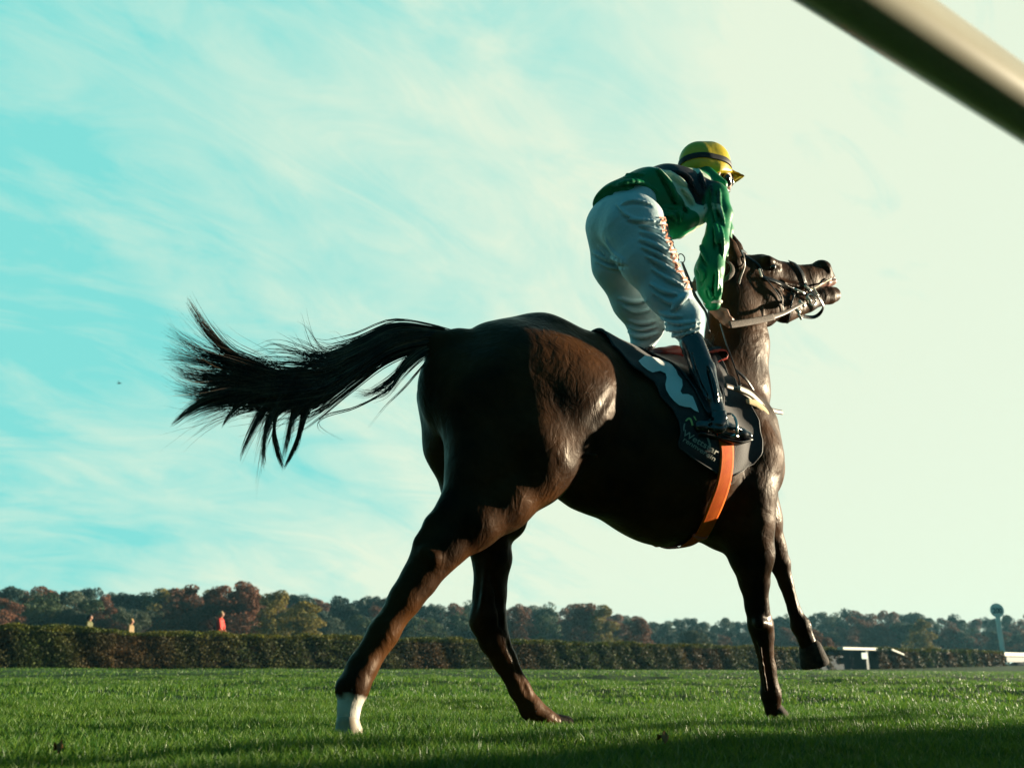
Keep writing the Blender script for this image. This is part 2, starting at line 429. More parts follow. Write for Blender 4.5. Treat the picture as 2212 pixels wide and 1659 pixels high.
# fallen leaves
leafm = mat('fallen_leaf', (0.55, 0.22, 0.06), rough=0.7, c2=(0.40, 0.14, 0.04), nscale=30)
for (px_, py_, sz, lab) in ((125, 1610, .010, 'small brown fallen leaf in the grass at the lower left corner'),
                            (1430, 1590, .015, 'brown fallen leaf in the grass between the hind and fore hooves')):
    P = ground(px_, py_, .045); mb = MB(); out = [(math.cos(t) * sz * (1 + .25 * math.cos(5 * t)), math.sin(t) * sz * .7 * (1 + .25 * math.cos(5 * t)), .012 * math.sin(2 * t)) for t in np.linspace(0, 2 * math.pi, 26)[:-1]]
    up_, dn_ = [P + np.array([x, y * .6, z + y * .6]) for x, y, z in out], [P + np.array([x, y * .6, z + y * .6 - .003]) for x, y, z in out]; n = 25
    mb.add(up_ + dn_, [tuple(range(n)), tuple(range(2 * n - 1, n - 1, -1))] + [(i, n + i, n + (i + 1) % n, (i + 1) % n) for i in range(n)])
    tag(mb.build('fallen_leaf', leafm), lab, 'leaf')

# the white running rail over the camera
RD = np.array([math.cos(R(35.5)), math.sin(R(35.5)), 0.0])
RH_ = 1.13
rp = at_y(2212, 226, 1.0); d = ray(2205, 224); RP = CAM + d * ((RH_ - CAM[2]) / d[2])
railm = mat('white_rail', (0.86, 0.82, 0.64), rough=0.25, spec=0.6, coat=0.4, c2=(0.78, 0.73, 0.56), nscale=5, stretch=(1.0, 1.0, 1.0))
rail = root('running_rail', (RP[0], RP[1], 0), 'white plastic running rail passing overhead at the upper right corner', 'rail')
mb = MB(); mb.tube([RP + RD * t for t in np.linspace(-4.2, 9, 40)], 0.050, 40, up=(0, 0, 1)); mb.build('rail_tube', railm, rail)
RN = np.array([RD[1], -RD[0], 0])                       # towards the camera side
for t in (-2.6, 3.6, 7.6):
    b0 = RP + RD * t; mb = MB(); g = np.array([b0[0], b0[1], 0]) + RN * .42
    mb.tube([g - np.array([0, 0, .1]), g + np.array([0, 0, .5]), g + np.array([0, 0, .85]) - RN * .06, g + np.array([0, 0, 1.0]) - RN * .22, b0 - np.array([0, 0, .03])], .026, 14, sm=24)
    mb.build('rail_post', railm, rail)
# unseen plank fence added behind the camera to cast the lower edge shadow
PF = RP[:2] + RN[:2] * ((RP[:2] @ (-RN[:2])) + 0.62)      # 0.62 m behind the camera
fence = root('added_shadow_fence', (PF[0] - RD[0] * 1.0, PF[1] - RD[1] * 1.0, 0), 'unseen brown plank fence added behind the photographer to shade the lower edge', 'fence')
plank = mat('shadow_fence_planks', (0.10, 0.075, 0.05), rough=0.85, c2=(0.16, 0.12, 0.085), nscale=8)
FH = 1.62
for j in range(3):
    mb = MB()
    for i in range(46):
        t = -7 + (i + 46 * j) * .15; mb.box((PF[0] + RD[0] * t, PF[1] + RD[1] * t, FH / 2), (.0752, .012, FH / 2 + .01 * math.sin(i * 2.3)), tuple(RD), tuple(RN), (0, 0, 1))
    mb.build('shadow_fence_panel', plank, fence, False)
# ------------------------------------------------------------------ the horse
def coat_mat():
    m = mat('bay_coat', (0.014, 0.0065, 0.0035), rough=0.42, spec=0.09, c2=(0.085, 0.033, 0.011), nscale=4.0, attr='Col', amix=(0.72, 0.68, 0.6))
    nt = m.node_tree; b = nt.nodes['Principled BSDF']; N = nt.nodes.new; tc_ = N('ShaderNodeTexCoord')
    prev = None; b.inputs['Specular Tint'].default_value = (1.0, 0.72, 0.45, 1)
    for scl, dist, det, dst, st in ((6.0, 0.010, 3, 1.0, (1, 1, .8)), (20.0, 0.0042, 4, 1.4, (1, 1, .6)), (150.0, 0.0005, 2, 0.3, (1, 1, .4))):
        mp_ = N('ShaderNodeMapping'); mp_.inputs['Scale'].default_value = st; mp_.inputs['Rotation'].default_value = (0.3, 0.5, 0.2); nt.links.new(tc_.outputs['Object'], mp_.inputs[0])
        no = N('ShaderNodeTexNoise'); no.inputs['Scale'].default_value = scl; no.inputs['Detail'].default_value = det; no.inputs['Distortion'].default_value = dst
        nt.links.new(mp_.outputs[0], no.inputs['Vector']); bp = N('ShaderNodeBump'); bp.inputs['Distance'].default_value = dist; bp.inputs['Strength'].default_value = 1
        nt.links.new(no.outputs[0], bp.inputs['Height'])
        if prev: nt.links.new(prev.outputs[0], bp.inputs['Normal'])
        prev = bp
    nt.links.new(prev.outputs[0], b.inputs['Normal'])
    no = N('ShaderNodeTexNoise'); no.inputs['Scale'].default_value = 6; no.inputs['Detail'].default_value = 4; nt.links.new(tc_.outputs['Object'], no.inputs['Vector'])
    mr = N('ShaderNodeMapRange'); mr.inputs[1].default_value = .35; mr.inputs[2].default_value = .65; mr.inputs[3].default_value = .34; mr.inputs[4].default_value = .58
    nt.links.new(no.outputs[0], mr.inputs[0]); nt.links.new(mr.outputs[0], b.inputs['Roughness'])
    return m
coat = coat_mat()
hair = mat('tail_hair', (0.022, 0.016, 0.011), rough=0.42, spec=0.4, c2=(0.09, 0.060, 0.034), nscale=9, attr='Col')
horn = mat('hoof_horn', (0.012, 0.009, 0.007), rough=0.75, spec=0.15, c2=(0.06, 0.042, 0.028), nscale=30, bump=0.002, bscale=90)
horse = root('horse', (AX[0], AX[1], 0), 'dark bay racehorse in full stride with its tail streaming and head held up', 'horse')

F = Field(tof(AX) + np.array([-0.98, -0.50, -0.02]), tof(AX) + np.array([2.35, 0.55, 2.52]), 0.0075)
def C(pts, k=0.03, kv=1.0, op='add', fld=None):
    L = [Q(*p) for p in pts]
    (fld or F).chain([(a, r) for a, r in L], k, kv, op)
# trunk
C([(1025, 848, 0, 128), (1150, 850, 0, 157), (1235, 885, 0, 165)], 0.05, 0.70)
C([(1200, 865, 0, 160), (1300, 922, 0, 186)], 0.05, 0.60)
C([(1300, 922, 0, 186), (1430, 978, 0, 187)], 0.05, 0.70)
F.ell(Q(1432, 990, 0, 1)[0], [0.38, 0.350, 0.36], rot=R(-14), k=0.08)
C([(1430, 978, 0, 187), (1520, 985, 0, 172), (1566, 985, 0, 134)], 0.05, 0.70)
C([(1440, 815, 0, 40), (1545, 820, 0, 50)], 0.08)
C([(1060, 752, 0, 45), (1170, 745, 0, 48), (1300, 795, 0, 50)], 0.10)
C([(1110, 790, .08, 70), (1240, 820, .08, 70)], 0.10)
C([(985, 745, 0, 34), (940, 742, 0, 26)], 0.05)
# near (right) hind leg
C([(1062, 860, .08, 108), (1130, 960, .14, 102), (1146, 1014, .16, 80)], 0.06)
C([(1110, 850, .08, 104), (1232, 858, .13, 92)], 0.09)
C([(1030, 880, .09, 82), (1045, 1010, .12, 78), (1000, 1105, .14, 54)], 0.05)
C([(1288, 812, .13, 46), (1228, 895, .165, 72), (1178, 990, .165, 72)], 0.08)
F.ell(Q(1168, 880, .05, 1)[0], [0.33, 0.265, 0.29], rot=R(-25), k=0.09)
C([(1140, 1030, .16, 70), (1085, 1080, .15, 66), (1018, 1130, .15, 58), (958, 1182, .14, 46), (930, 1212, .14, 43)], 0.035)
C([(905, 1170, .14, 13), (935, 1130, .14, 16), (980, 1080, .14, 26)], 0.03)           # hock point and tendon
C([(930, 1212, .14, 43), (905, 1252, .14, 38), (877, 1292, .14, 34), (828, 1368, .14, 31), (782, 1443, .14, 33)], 0.03, 0.85)
C([(782, 1443, .15, 32), (762, 1486, .16, 34), (754, 1528, .17, 23), (751, 1562, .18, 25)], 0.02)
C([(738, 1480, .16, 12), (731, 1496, .16, 7)], 0.015)
# far (left) hind leg
C([(978, 858, -.13, 78), (988, 960, -.13, 70), (1022, 1060, -.13, 62), (1050, 1140, -.13, 52), (1063, 1205, -.13, 43)], 0.04)
C([(1063, 1205, -.13, 42), (1058, 1283, -.13, 36), (1054, 1338, -.13, 40), (1067, 1380, -.13, 33), (1090, 1426, -.13, 26), (1122, 1487, -.13, 23), (1148, 1530, -.13, 25)], 0.02, 0.85)
C([(1148, 1530, -.13, 25), (1172, 1549, -.13, 22), (1196, 1560, -.13, 20)], 0.02)
C([(1090, 1120, -.12, 50), (1100, 1050, -.12, 80)], 0.03)
# near (right) fore leg, carrying
C([(1572, 900, .09, 80), (1600, 990, .11, 86), (1592, 1070, .12, 80), (1606, 1130, .13, 62), (1622, 1195, .11, 46), (1629, 1254, .08, 33)], 0.045)
C([(1629, 1254, .08, 34), (1635, 1310, .06, 26), (1643, 1350, .04, 28), (1648, 1374, .03, 24), (1651, 1400, .02, 19), (1658, 1442, .01, 18), (1665, 1498, 0, 22), (1670, 1535, -.01, 19)], 0.02, 0.85)
# far (left) fore leg, folded forward
C([(1600, 1040, -.13, 80), (1634, 1120, -.13, 52), (1662, 1180, -.13, 32), (1684, 1216, -.13, 23)], 0.04)
C([(1684, 1216, -.13, 23), (1698, 1260, -.13, 16), (1716, 1318, -.13, 14), (1730, 1352, -.13, 22), (1741, 1380, -.13, 18), (1750, 1402, -.13, 22)], 0.015, 0.9)
# joints and tendons
C([(936, 1205, .20, 16), (918, 1190, .19, 12)], 0.02)
C([(1640, 1345, .09, 13), (1656, 1352, .08, 10)], 0.02)
C([(1640, 1385, .055, 4), (1648, 1440, .045, 4), (1655, 1490, .04, 5)], 0.01)
C([(866, 1280, .19, 3), (820, 1355, .19, 3), (780, 1430, .19, 3)], 0.02, 1, 'sub')
C([(1060, 1240, -.08, 3), (1075, 1300, -.08, 4), (1078, 1350, -.08, 3)], 0.02, 1, 'sub')
C([(1096, 1390, -.09, 3), (1120, 1450, -.09, 3), (1140, 1500, -.09, 3)], 0.015, 1, 'sub')
C([(1050, 1220, -.08, 5), (1044, 1290, -.08, 5), (1040, 1330, -.09, 8)], 0.015)
C([(1640, 1200, .16, 8), (1648, 1260, .12, 6), (1650, 1320, .09, 4)], 0.02)
C([(1700, 1235, -.10, 3), (1712, 1280, -.10, 3), (1722, 1320, -.10, 3)], 0.01)
# breast
C([(1590, 930, 0, 92), (1612, 1010, 0, 78)], 0.05, 0.95)
C([(1600, 1100, 0, 60), (1560, 1140, 0, 50)], 0.05, 0.9)
# neck
C([(1550, 925, 0, 120), (1584, 830, 0, 90), (1594, 730, 0, 76), (1590, 650, 0, 64), (1592, 600, 0, 46)], 0.05, 0.5)
# head
C([(1596, 590, 0, 42), (1650, 592, 0, 42), (1700, 600, 0, 33), (1745, 602, 0, 29), (1772, 592, 0, 27)], 0.02, 0.62)
F.ell(Q(1642, 642, 0, 1)[0], [0.150, 0.085, 0.130], rot=R(-28), k=0.03)
C([(1640, 640, 0, 66), (1652, 680, 0, 28)], 0.02, 0.45)
C([(1690, 660, 0, 40), (1740, 648, 0, 28), (1768, 642, 0, 21)], 0.015, 0.62)
C([(1768, 641, 0, 20), (1790, 638, 0, 20), (1800, 636, 0, 18)], 0.01, 0.8)
C([(1730, 620, 0, 24), (1755, 618, 0, 16)], 0.012, 0.6)
C([(1776, 586, 0, 25), (1789, 600, 0, 16)], 0.015, 0.85)
C([(1792, 603, 0, 9), (1770, 612, 0, 9)], 0.008, 1.3)                                  # upper lip / gum
for s in (-1, 1):
    C([(1650 + 6 * s, 566, .062 * s, 15), (1672 + 6 * s, 573, .055 * s, 11)], 0.018)   # brow
    C([(1690, 612, .055 * s, 7), (1740, 622, .045 * s, 5)], 0.02)                     # cheek crest
C([(1664, 582, .085, 4), (1675, 582, .08, 4)], 0.02, 1, 'sub')
C([(1782, 577, .052, 5), (1789, 585, .05, 6)], 0.012, 1, 'sub')                         # nostril
C([(1766, 618, 0, 1.5), (1812, 617, 0, 5)], 0.006, 9, 'sub')                          # mouth
# furrows between muscles
C([(1330, 840, .33, 3), (1285, 910, .35, 4), (1240, 985, .34, 4)], 0.03, 1, 'sub')
C([(990, 800, 0, 5), (972, 900, 0, 9), (975, 1000, 0, 12)], 0.04, 0.7, 'sub')

C([(1645, 930, .20, 4), (1640, 1010, .25, 6), (1632, 1090, .25, 5)], 0.03, 1, 'sub')
C([(1640, 1140, .22, 3), (1640, 1215, .16, 3)], 0.02, 1, 'sub')
for i in range(9):                                                                      # rib hints
    x = 1390 + i * 17
    C([(x, 930, .36, 2), (x - 8, 1040, .36, 2)], 0.03, 1, 'sub')
# ears
for s, dx in ((1, 0), (-1, 10)):
    C([(1590 + dx, 560, .055 * s, 20), (1582 + dx, 532, .055 * s, 13), (1572 + dx, 503, .055 * s, 2.5)], 0.012, 0.5)
# leaning skin fold at the flank
C([(1236, 986, .25, 8), (1262, 984, .27, 5), (1288, 984, .285, 6)], 0.006)
V, Fc = F.nets(); V = relax(V, Fc, 3, 0.5)
# fine hide relief: veins and wrinkles moved into the surface
W = fromf(V)
def wav(P, fx, fy, fz, ph): return np.sin(P[:, 0] * fx + P[:, 1] * fy + P[:, 2] * fz + ph)
horse_V, horse_F = W, Fc
body = mk('body', W, Fc, coat, horse)
# white sock on the near hind foot, as vertex colour
def near_seg(P, a, b, r0, r1):
    t = np.clip(((P - a) @ (b - a)) / ((b - a) @ (b - a)), 0, 1)
    d = np.linalg.norm(P - a - t[:, None] * (b - a), axis=1)
    return np.clip((r1 - d) / (r1 - r0), 0, 1)
sock = near_seg(W, H(752, 1540, .17), H(749, 1600, .18), 0.055, 0.075)
sock = np.clip(sock * (.86 + .14 * np.sin(W[:, 0] * 31 + W[:, 2] * 55)) + 0.35 * np.sin(W[:, 2] * 47 + W[:, 0] * 60) * (sock < .98) * (sock > .01) + 0.5 * np.sin(W[:, 0] * 90 + W[:, 2] * 40) * np.sin(W[:, 1] * 110) * (sock > 0.02) * (sock < .9), 0, 1)
setcol(body, sock * 0.92)
BVH = BVHTree.FromPolygons([Vector(v) for v in W], [tuple(int(i) for i in f) for f in Fc])

def sdpart(name, parent, m, prims, h=0.006, it=2, clips=(), post=None, late=()):
    """prims: (pts, k, kv, op) with pixel points; makes one small sculpted mesh"""
    L = [([Q(*p) for p in pts], k, kv, op) for pts, k, kv, op in prims]
    L2 = [([Q(*p) for p in pts], k, kv, op) for pts, k, kv, op in late]
    allp = np.array([a for q in L + L2 for a, r in q[0]]); rm = max(r for q in L for a, r in q[0]) * 1.6 + 0.03
    f = Field(allp.min(0) - rm, allp.max(0) + rm, h)
    for pts, k, kv, op in L: f.chain([(a, r) for a, r in pts], k, kv, op)
    for p, n in clips: f.clip(p, n)
    for pts, k, kv, op in L2: f.chain([(a, r) for a, r in pts], k, kv, op)
    if post: post(f)
    return sdmesh(name, f, m, parent, it)

def hoof(px, py, s, tx, ty, r, m=horn):
    sdpart('hoof', horse, m, [([(px, py, s, r * .82), (tx, ty, s, r)], 0.01, 1.0, 'add')],
           clips=[(Q(tx + (tx - px) * .35, ty + (ty - py) * .35, s, 1)[0], tof(H(tx, ty, s)) - tof(H(px, py, s)))], h=0.005)
whorn = mat('white_hoof', (0.42, 0.34, 0.24), rough=0.5, c2=(0.42, 0.36, 0.28), nscale=40)
hoof(751, 1560, .18, 753, 1582, 31, whorn)
hoof(1196, 1557, -.13, 1222, 1566, 20)
hoof(1672, 1530, -.01, 1682, 1548, 22)
hoof(1752, 1404, -.13, 1759, 1430, 31)
# eyes
eyem = mat('eye_gloss', (0.015, 0.008, 0.005), rough=0.05, spec=0.9, coat=1.0)
for s in (1, -1):
    mb = bmesh.new(); bmesh.ops.create_uvsphere(mb, u_segments=20, v_segments=14, radius=0.021)
    Pe = H(1667, 577, .066 * s)
    Ve = [np.array(v.co) + Pe for v in mb.verts]; Fe = [[v.index for v in f.verts] for f in mb.faces]; mb.free()
    mk('eye', Ve, Fe, eyem, horse)
# hair: tapered strands
def strands(name, locks, parent, m, rad=0.0011):
    Vs = []; Fs = []; o = 0; Cs = []
    locks = [(a, [w * (1 + .8 * (i / (len(b) - 1)) ** 2) for i, w in enumerate(b)] if name == 'tail' else b, int(n * 1.9) if 50 < n < 200 else n, r * (.68 if 50 < n < 200 else 1), c, min(l * 1.2, .7)) for a, b, n, r, c, l in locks]
    for P0, wid, n, r, curl, ln in locks:
        P0 = np.array([H(*p) for p in P0]); wid = np.array(wid)
        for i in range(n):
            th = random.uniform(0, 2 * math.pi); q = min(abs(random.gauss(0, .55)), 1.35)
            N = 16; e = random.uniform(1 - ln, 1.0); b0 = random.uniform(0, .12)
            ts = np.linspace(b0, e, N)
            S0 = spline(P0, 60); idx = ts * 59; i0 = np.clip(idx.astype(int), 0, 58); fr = (idx - i0)[:, None]
            Pc = S0[i0] * (1 - fr) + S0[i0 + 1] * fr
            w = np.interp(ts, np.linspace(0, 1, len(wid)), wid)
            d = np.array([0, 0, 1.0]) * math.sin(th) * q + HN * math.cos(th) * q * 0.8
            ph = random.uniform(0, 6.28); fq = random.uniform(3, 8)
            off = d[None] * w[:, None] + (np.sin(ts * fq + ph) * curl * ts)[:, None] * np.array([0.3, 0.2, 1.0])
            P = Pc + off
            rr = r * np.clip(1.15 - ((ts - b0) / (e - b0)) ** 2.2, 0.12, 1)
            T = np.gradient(P, axis=0); T /= np.linalg.norm(T, axis=1)[:, None] + 1e-9
            A = np.cross(T, [0.1, 1, 0.05]); A /= np.linalg.norm(A, axis=1)[:, None] + 1e-9; B = np.cross(T, A)
            ring = [P + rr[:, None] * (math.cos(a) * A + math.sin(a) * B) for a in (0, 2.09, 4.19)]
            V = np.stack(ring, 1).reshape(-1, 3); Vs.append(V); Cs.append(np.full(len(V), random.choice((1, 1, 1.4, 2.2, 4.5)) * random.uniform(.8, 1.3)))
            k = np.arange(N - 1)[:, None] * 3
            for j in range(3):
                jj = (j + 1) % 3
                Fs.append(np.concatenate([k + j, k + jj, k + 3 + jj, k + 3 + j], 1) + o)
            o += len(V)
    ob_ = mk(name, np.concatenate(Vs), np.concatenate(Fs), m, parent); setcol(ob_, np.concatenate(Cs)); return ob_
T0 = [(1000, 728, 0), (920, 728, -.01), (840, 740, -.02), (760, 785, -.03)]
tl = [  # path, widths, count, strand radius, curl, length spread
 (T0 + [(690, 822, -.02), (620, 835, 0)], [.012, .040, .062, .070, .080, .095], 1100, .0022, .012, .3),
 (T0 + [(700, 820, -.02), (640, 828, 0), (560, 835, .0), (480, 850, .0)], [.01, .035, .06, .07, .08, .08, .08, .07], 650, .0018, .014, .35),
 ([(700, 825, 0), (620, 830, 0), (560, 795, 0), (500, 765, 0), (450, 715, 0), (402, 645, 0)], [.05, .05, .03, .02, .02, .02], 95, .0023, .012, .3),
 ([(680, 825, 0), (600, 820, 0), (520, 790, 0), (440, 765, 0), (350, 712, 0)], [.05, .05, .035, .025, .03], 80, .002, .012, .35),
 ([(680, 825, 0), (600, 825, 0), (520, 800, 0), (430, 780, 0), (345, 765, 0)], [.05, .05, .035, .03, .035], 70, .002, .012, .35),
 ([(680, 830, 0), (600, 830, 0), (500, 820, 0), (420, 815, 0), (365, 790, 0)], [.05, .05, .035, .025, .02], 70, .002, .012, .35),
 ([(690, 835, 0), (600, 840, 0), (500, 845, 0), (430, 850, 0), (372, 835, 0)], [.05, .05, .035, .025, .02], 90, .002, .012, .4),
 ([(690, 845, 0), (600, 850, 0), (500, 855, 0), (430, 875, 0), (368, 918, 0)], [.05, .05, .03, .022, .01], 130, .0023, .008, .25),
 ([(680, 845, 0), (600, 852, 0), (540, 862, 0), (505, 885, 0), (478, 922, 0)], [.05, .05, .03, .02, .01], 60, .0022, .008, .3),
 ([(690, 845, 0), (640, 850, 0), (590, 865, 0), (560, 900, 0), (530, 960, 0), (520, 990, 0)], [.05, .05, .03, .035, .03, .02], 70, .002, .012, .45),
 ([(690, 845, 0), (650, 850, 0), (610, 865, 0), (580, 910, 0), (570, 970, 0), (572, 1010, 0)], [.05, .05, .03, .03, .025, .015], 80, .002, .01, .45),
 ([(700, 840, 0), (660, 850, 0), (610, 868, 0), (592, 920, 0), (598, 970, 0), (613, 1012, 0)], [.05, .05, .03, .02, .016, .006], 120, .0024, .006, .25),
 ([(720, 830, 0), (690, 850, 0), (665, 872, 0), (650, 920, 0), (640, 960, 0), (613, 1012, 0)], [.05, .05, .035, .025, .018, .006], 120, .0024, .006, .25),
 ([(990, 735, 0), (930, 745, 0), (885, 775, 0), (850, 815, 0), (800, 850, 0), (760, 850, 0)], [.02, .03, .03, .02, .018, .02], 60, .0017, .012, .5),
 ([(960, 745, 0), (910, 765, 0), (870, 800, 0), (840, 840, 0), (800, 858, 0)], [.02, .025, .025, .02, .02], 70, .0024, .012, .5),
 ([(880, 780, 0), (840, 840, 0), (770, 880, 0), (700, 900, 0), (690, 925, 0), (745, 955, 0)], [.02, .012, .008, .006, .006, .01], 8, .0011, .01, .3),
 ([(970, 745, 0), (935, 765, 0), (900, 805, 0), (870, 840, 0), (830, 880, 0), (792, 925, 0)], [.012, .012, .01, .01, .01, .01], 16, .0011, .012, .5),
 ([(820, 745, 0), (760, 770, 0), (700, 775, 0), (650, 745, 0), (620, 725, 0)], [.02, .03, .02, .02, .03], 40, .0013, .03, .6),
 ([(800, 745, 0), (720, 775, 0), (660, 770, 0), (590, 755, 0), (540, 760, 0)], [.02, .03, .02, .03, .03], 50, .0013, .03, .6),
 ([(800, 748, 0), (740, 770, 0), (690, 752, 0), (660, 715, 0), (640, 680, 0)], [.02, .02, .02, .02, .03], 18, .001, .03, .6),
 ([(830, 738, 0), (780, 745, 0), (740, 740, 0), (720, 715, 0), (690, 705, 0)], [.01, .02, .02, .02, .03], 10, .0009, .03, .6),
]
tl += [([(690, 845, 0), (640, 850, 0), (600, 870, 0), (575, 920, 0), (565, 980, 0)], [.06, .06, .07, .08, .09], 190, .0011, .02, .6),
       ([(740, 820, 0), (690, 845, 0), (640, 880, 0), (625, 930, 0), (612, 990, 0)], [.05, .06, .05, .04, .03], 190, .0012, .015, .5),
       ([(690, 835, 0), (600, 835, 0), (500, 815, 0), (420, 800, 0), (352, 760, 0)], [.06, .07, .09, .12, .16], 190, .0010, .03, .5),
       ([(690, 845, 0), (600, 852, 0), (520, 860, 0), (450, 880, 0), (400, 905, 0)], [.05, .05, .05, .06, .07], 180, .0010, .02, .5)]
tail = strands('tail', tl, horse, hair)
# forelock and wisps of the mane at the poll
strands('mane', [([(1562, 640, 0), (1550, 690, 0), (1535, 740, .03), (1520, 780, .05)], [.02, .03, .03, .03], 90, .002, .01, .5),
                 ([(1580, 585, 0), (1560, 630, 0), (1545, 680, 0)], [.012, .02, .03], 90, .002, .01, .5)], horse, hair)
# skin-covered dock under the tail hair so that the root is solid
sdpart('dock', horse, mat('dock_skin', (0.012, 0.010, 0.008), rough=0.6), [([(1010, 735, 0, 24), (930, 732, 0, 17), (850, 748, 0, 15), (780, 788, 0, 10)], 0.02, 0.8, 'add')], h=0.008)

sdpart('gums', horse, mat('pink_gums', (0.40, 0.14, 0.12), rough=0.35, c2=(0.55, 0.36, 0.28), nscale=60), [([(1762, 616, 0, 9), (1780, 613, 0, 9), (1795, 610, 0, 9)], .01, 1.6, 'add')], h=.005)
# ------------------------------------------------------------------ tack, laid on the horse's surface
def cast(px, py, off=0.0):
    """where the sight line meets the horse, lifted off the hide"""
    hit, nrm, i, dist = BVH.ray_cast(Vector(CAM), Vector(ray(px, py)).normalized(), 60)
    if hit is None: return None
    return np.array(hit) + np.array(nrm) * off
AXW = 1.24                                             # height of the trunk axis for the polar unwrap
def polar(P):
    q = tof(P); return q[0], math.atan2(q[1], q[2] - AXW)   # along the horse, angle from the spine (+ right)
def unpolar(u, ph, off):
    """point on the trunk at station u and angle ph, off metres above the hide"""
    d = math.sin(ph) * HN + math.cos(ph) * np.array([0, 0, 1.0])
    c = fromf(np.array([u, 0.0, AXW])); o = c + d * 0.8
    hit, nrm, i, dist = BVH.ray_cast(Vector(o), Vector(-d), 0.8)
    if hit is None: hit = Vector(c + d * 0.3)
    return np.array(hit) + d * off
def _x(): pass
def wrap(name, rear, front, m, parent, off=0.012, rows=110, cols=70, mirror=True, wav=0.004, start=0.0):
    """cloth between two edges given as (px,py) down the right side, carried over the back to the left"""
    e = []
    for edge in (rear, front):
        L = [polar(cast(*p)) for p in edge]; L.sort(key=lambda a: a[1]); e.append(np.array(L))
    top = -max(e[0][-1, 1], e[1][-1, 1]) if mirror else start
    V = []; F = []; phm = min(e[0][-1, 1], e[1][-1, 1])
    for i in range(rows + 1):
        ph = top + (phm - top) * i / rows if not mirror else -phm + 2 * phm * i / rows
        u0 = np.interp(abs(ph), e[0][:, 1], e[0][:, 0]); u1 = np.interp(abs(ph), e[1][:, 1], e[1][:, 0])
        for j in range(cols + 1):
            u = u0 + (u1 - u0) * j / cols
            o = off + wav * (math.sin(u * 31 + ph * 5) + math.sin(u * 17 - ph * 9 + 2) + math.sin(ph * 14 + u * 40) * .5)
            V.append(unpolar(u, ph, max(o, 0.004)))
    V = np.array(V).reshape(rows + 1, cols + 1, 3)
    for _ in range(6):                                   # relax so that the cloth bridges hollows
        V[1:-1, 1:-1] = 0.5 * V[1:-1, 1:-1] + 0.125 * (V[:-2, 1:-1] + V[2:, 1:-1] + V[1:-1, :-2] + V[1:-1, 2:])
    F = [(i * (cols + 1) + j, i * (cols + 1) + j + 1, (i + 1) * (cols + 1) + j + 1, (i + 1) * (cols + 1) + j) for i in range(rows) for j in range(cols)]
    o = mk(name, V.reshape(-1, 3), F, m, parent)
    sm = o.modifiers.new('thick', 'SOLIDIFY'); sm.thickness = 0.005; sm.offset = 1
    return o, V
clothm = mat('black_cloth', (0.028, 0.024, 0.025), rough=0.75, spec=0.3, c2=(0.052, 0.045, 0.045), nscale=12, bump=0.002, bscale=260, sheen=0.25)
printm = mat('white_print', (0.88, 0.9, 0.86), rough=0.6)
greenp = mat('lime_print', (0.55, 0.62, 0.18), rough=0.6)
greyp = mat('grey_print', (0.36, 0.35, 0.27), rough=0.6)
scroot = root('saddle_cloth', fromf(np.array([tof(H(1450, 900))[0], 0, 1.6])), 'black racing saddle cloth with a white number on the dark horse', 'saddle cloth')
rear = [(1326, 752), (1366, 801), (1410, 828), (1425, 858), (1451, 888), (1464, 911), (1466, 935), (1459, 962), (1500, 993), (1542, 1026), (1562, 1027)]
front = [(1548, 770), (1568, 800), (1592, 842), (1614, 879), (1633, 911), (1644, 950), (1640, 978), (1622, 1000), (1600, 1016), (1578, 1025), (1570, 1027)]
cloth, CV = wrap('cloth', rear, front, clothm, scroot, off=0.014)
cb = bmesh.new(); cb.from_mesh(cloth.data); bmesh.ops.translate(cb, verts=cb.verts, vec=scroot.location)
CB = BVHTree.FromBMesh(cb); cb.free()
def castc(px, py, off=0.008):
    d = Vector(ray(px, py)).normalized()
    hit, nrm, i, dist = CB.ray_cast(Vector(CAM), d, 60)
    if hit is None: return None
    if nrm.dot(d) > 0: nrm = -nrm
    return np.array(hit) + np.array(nrm) * off
def decal(name, poly_list, m, parent, off=0.008, step=3.0):
    """flat printed shapes: 2D polygons in the picture of the cloth laid on its surface as dense small faces"""
    bm = bmesh.new()
    for poly in poly_list:
        vs = [bm.verts.new((x, y, 0)) for x, y in poly]
        try: bm.faces.new(vs)
        except ValueError: pass
    bmesh.ops.triangulate(bm, faces=bm.faces[:])
    for _ in range(5):
        ed = [e for e in bm.edges if e.calc_length() > step]
        if not ed: break
        bmesh.ops.subdivide_edges(bm, edges=ed, cuts=1)
        bmesh.ops.triangulate(bm, faces=bm.faces[:])
    bad = []
    P = {}
    for v in bm.verts:
        q = castc(v.co.x, v.co.y, off)
        if q is None: bad.append(v)
        else: P[v] = q
    for v, q in P.items(): v.co = Vector(q)
    bmesh.ops.delete(bm, geom=bad, context='VERTS')
    V = [v.co[:] for v in bm.verts]; bm.verts.index_update(); F = [[v.index for v in f.verts] for f in bm.faces]; bm.free()
    return mk(name, V, F, m, parent)
def Z(pts, ox, oy, sc_): return [((ox + x / sc_) * .57649, (oy + y / sc_) * .57649) for x, y in pts]
num = Z([(90, 285), (160, 225), (230, 235), (330, 265), (410, 290), (470, 335), (510, 385), (530, 440), (575, 490), (582, 560), (560, 620), (580, 650), (640, 650), (690, 675), (715, 730), (745, 800), (762, 850),
         (715, 830), (670, 795), (600, 785), (545, 770), (490, 725), (440, 665), (400, 600), (390, 545), (405, 470), (395, 425), (350, 360), (290, 312), (250, 300), (262, 330), (330, 395), (245, 412), (185, 380), (130, 335)], 2380, 1280, 3.3175)
ncx, ncy = np.mean(num, axis=0); num = [(ncx + (x - ncx) * 1.12 - 3, ncy + (y - ncy) * 1.12) for x, y in num]
decal('number', [num], printm, cloth)
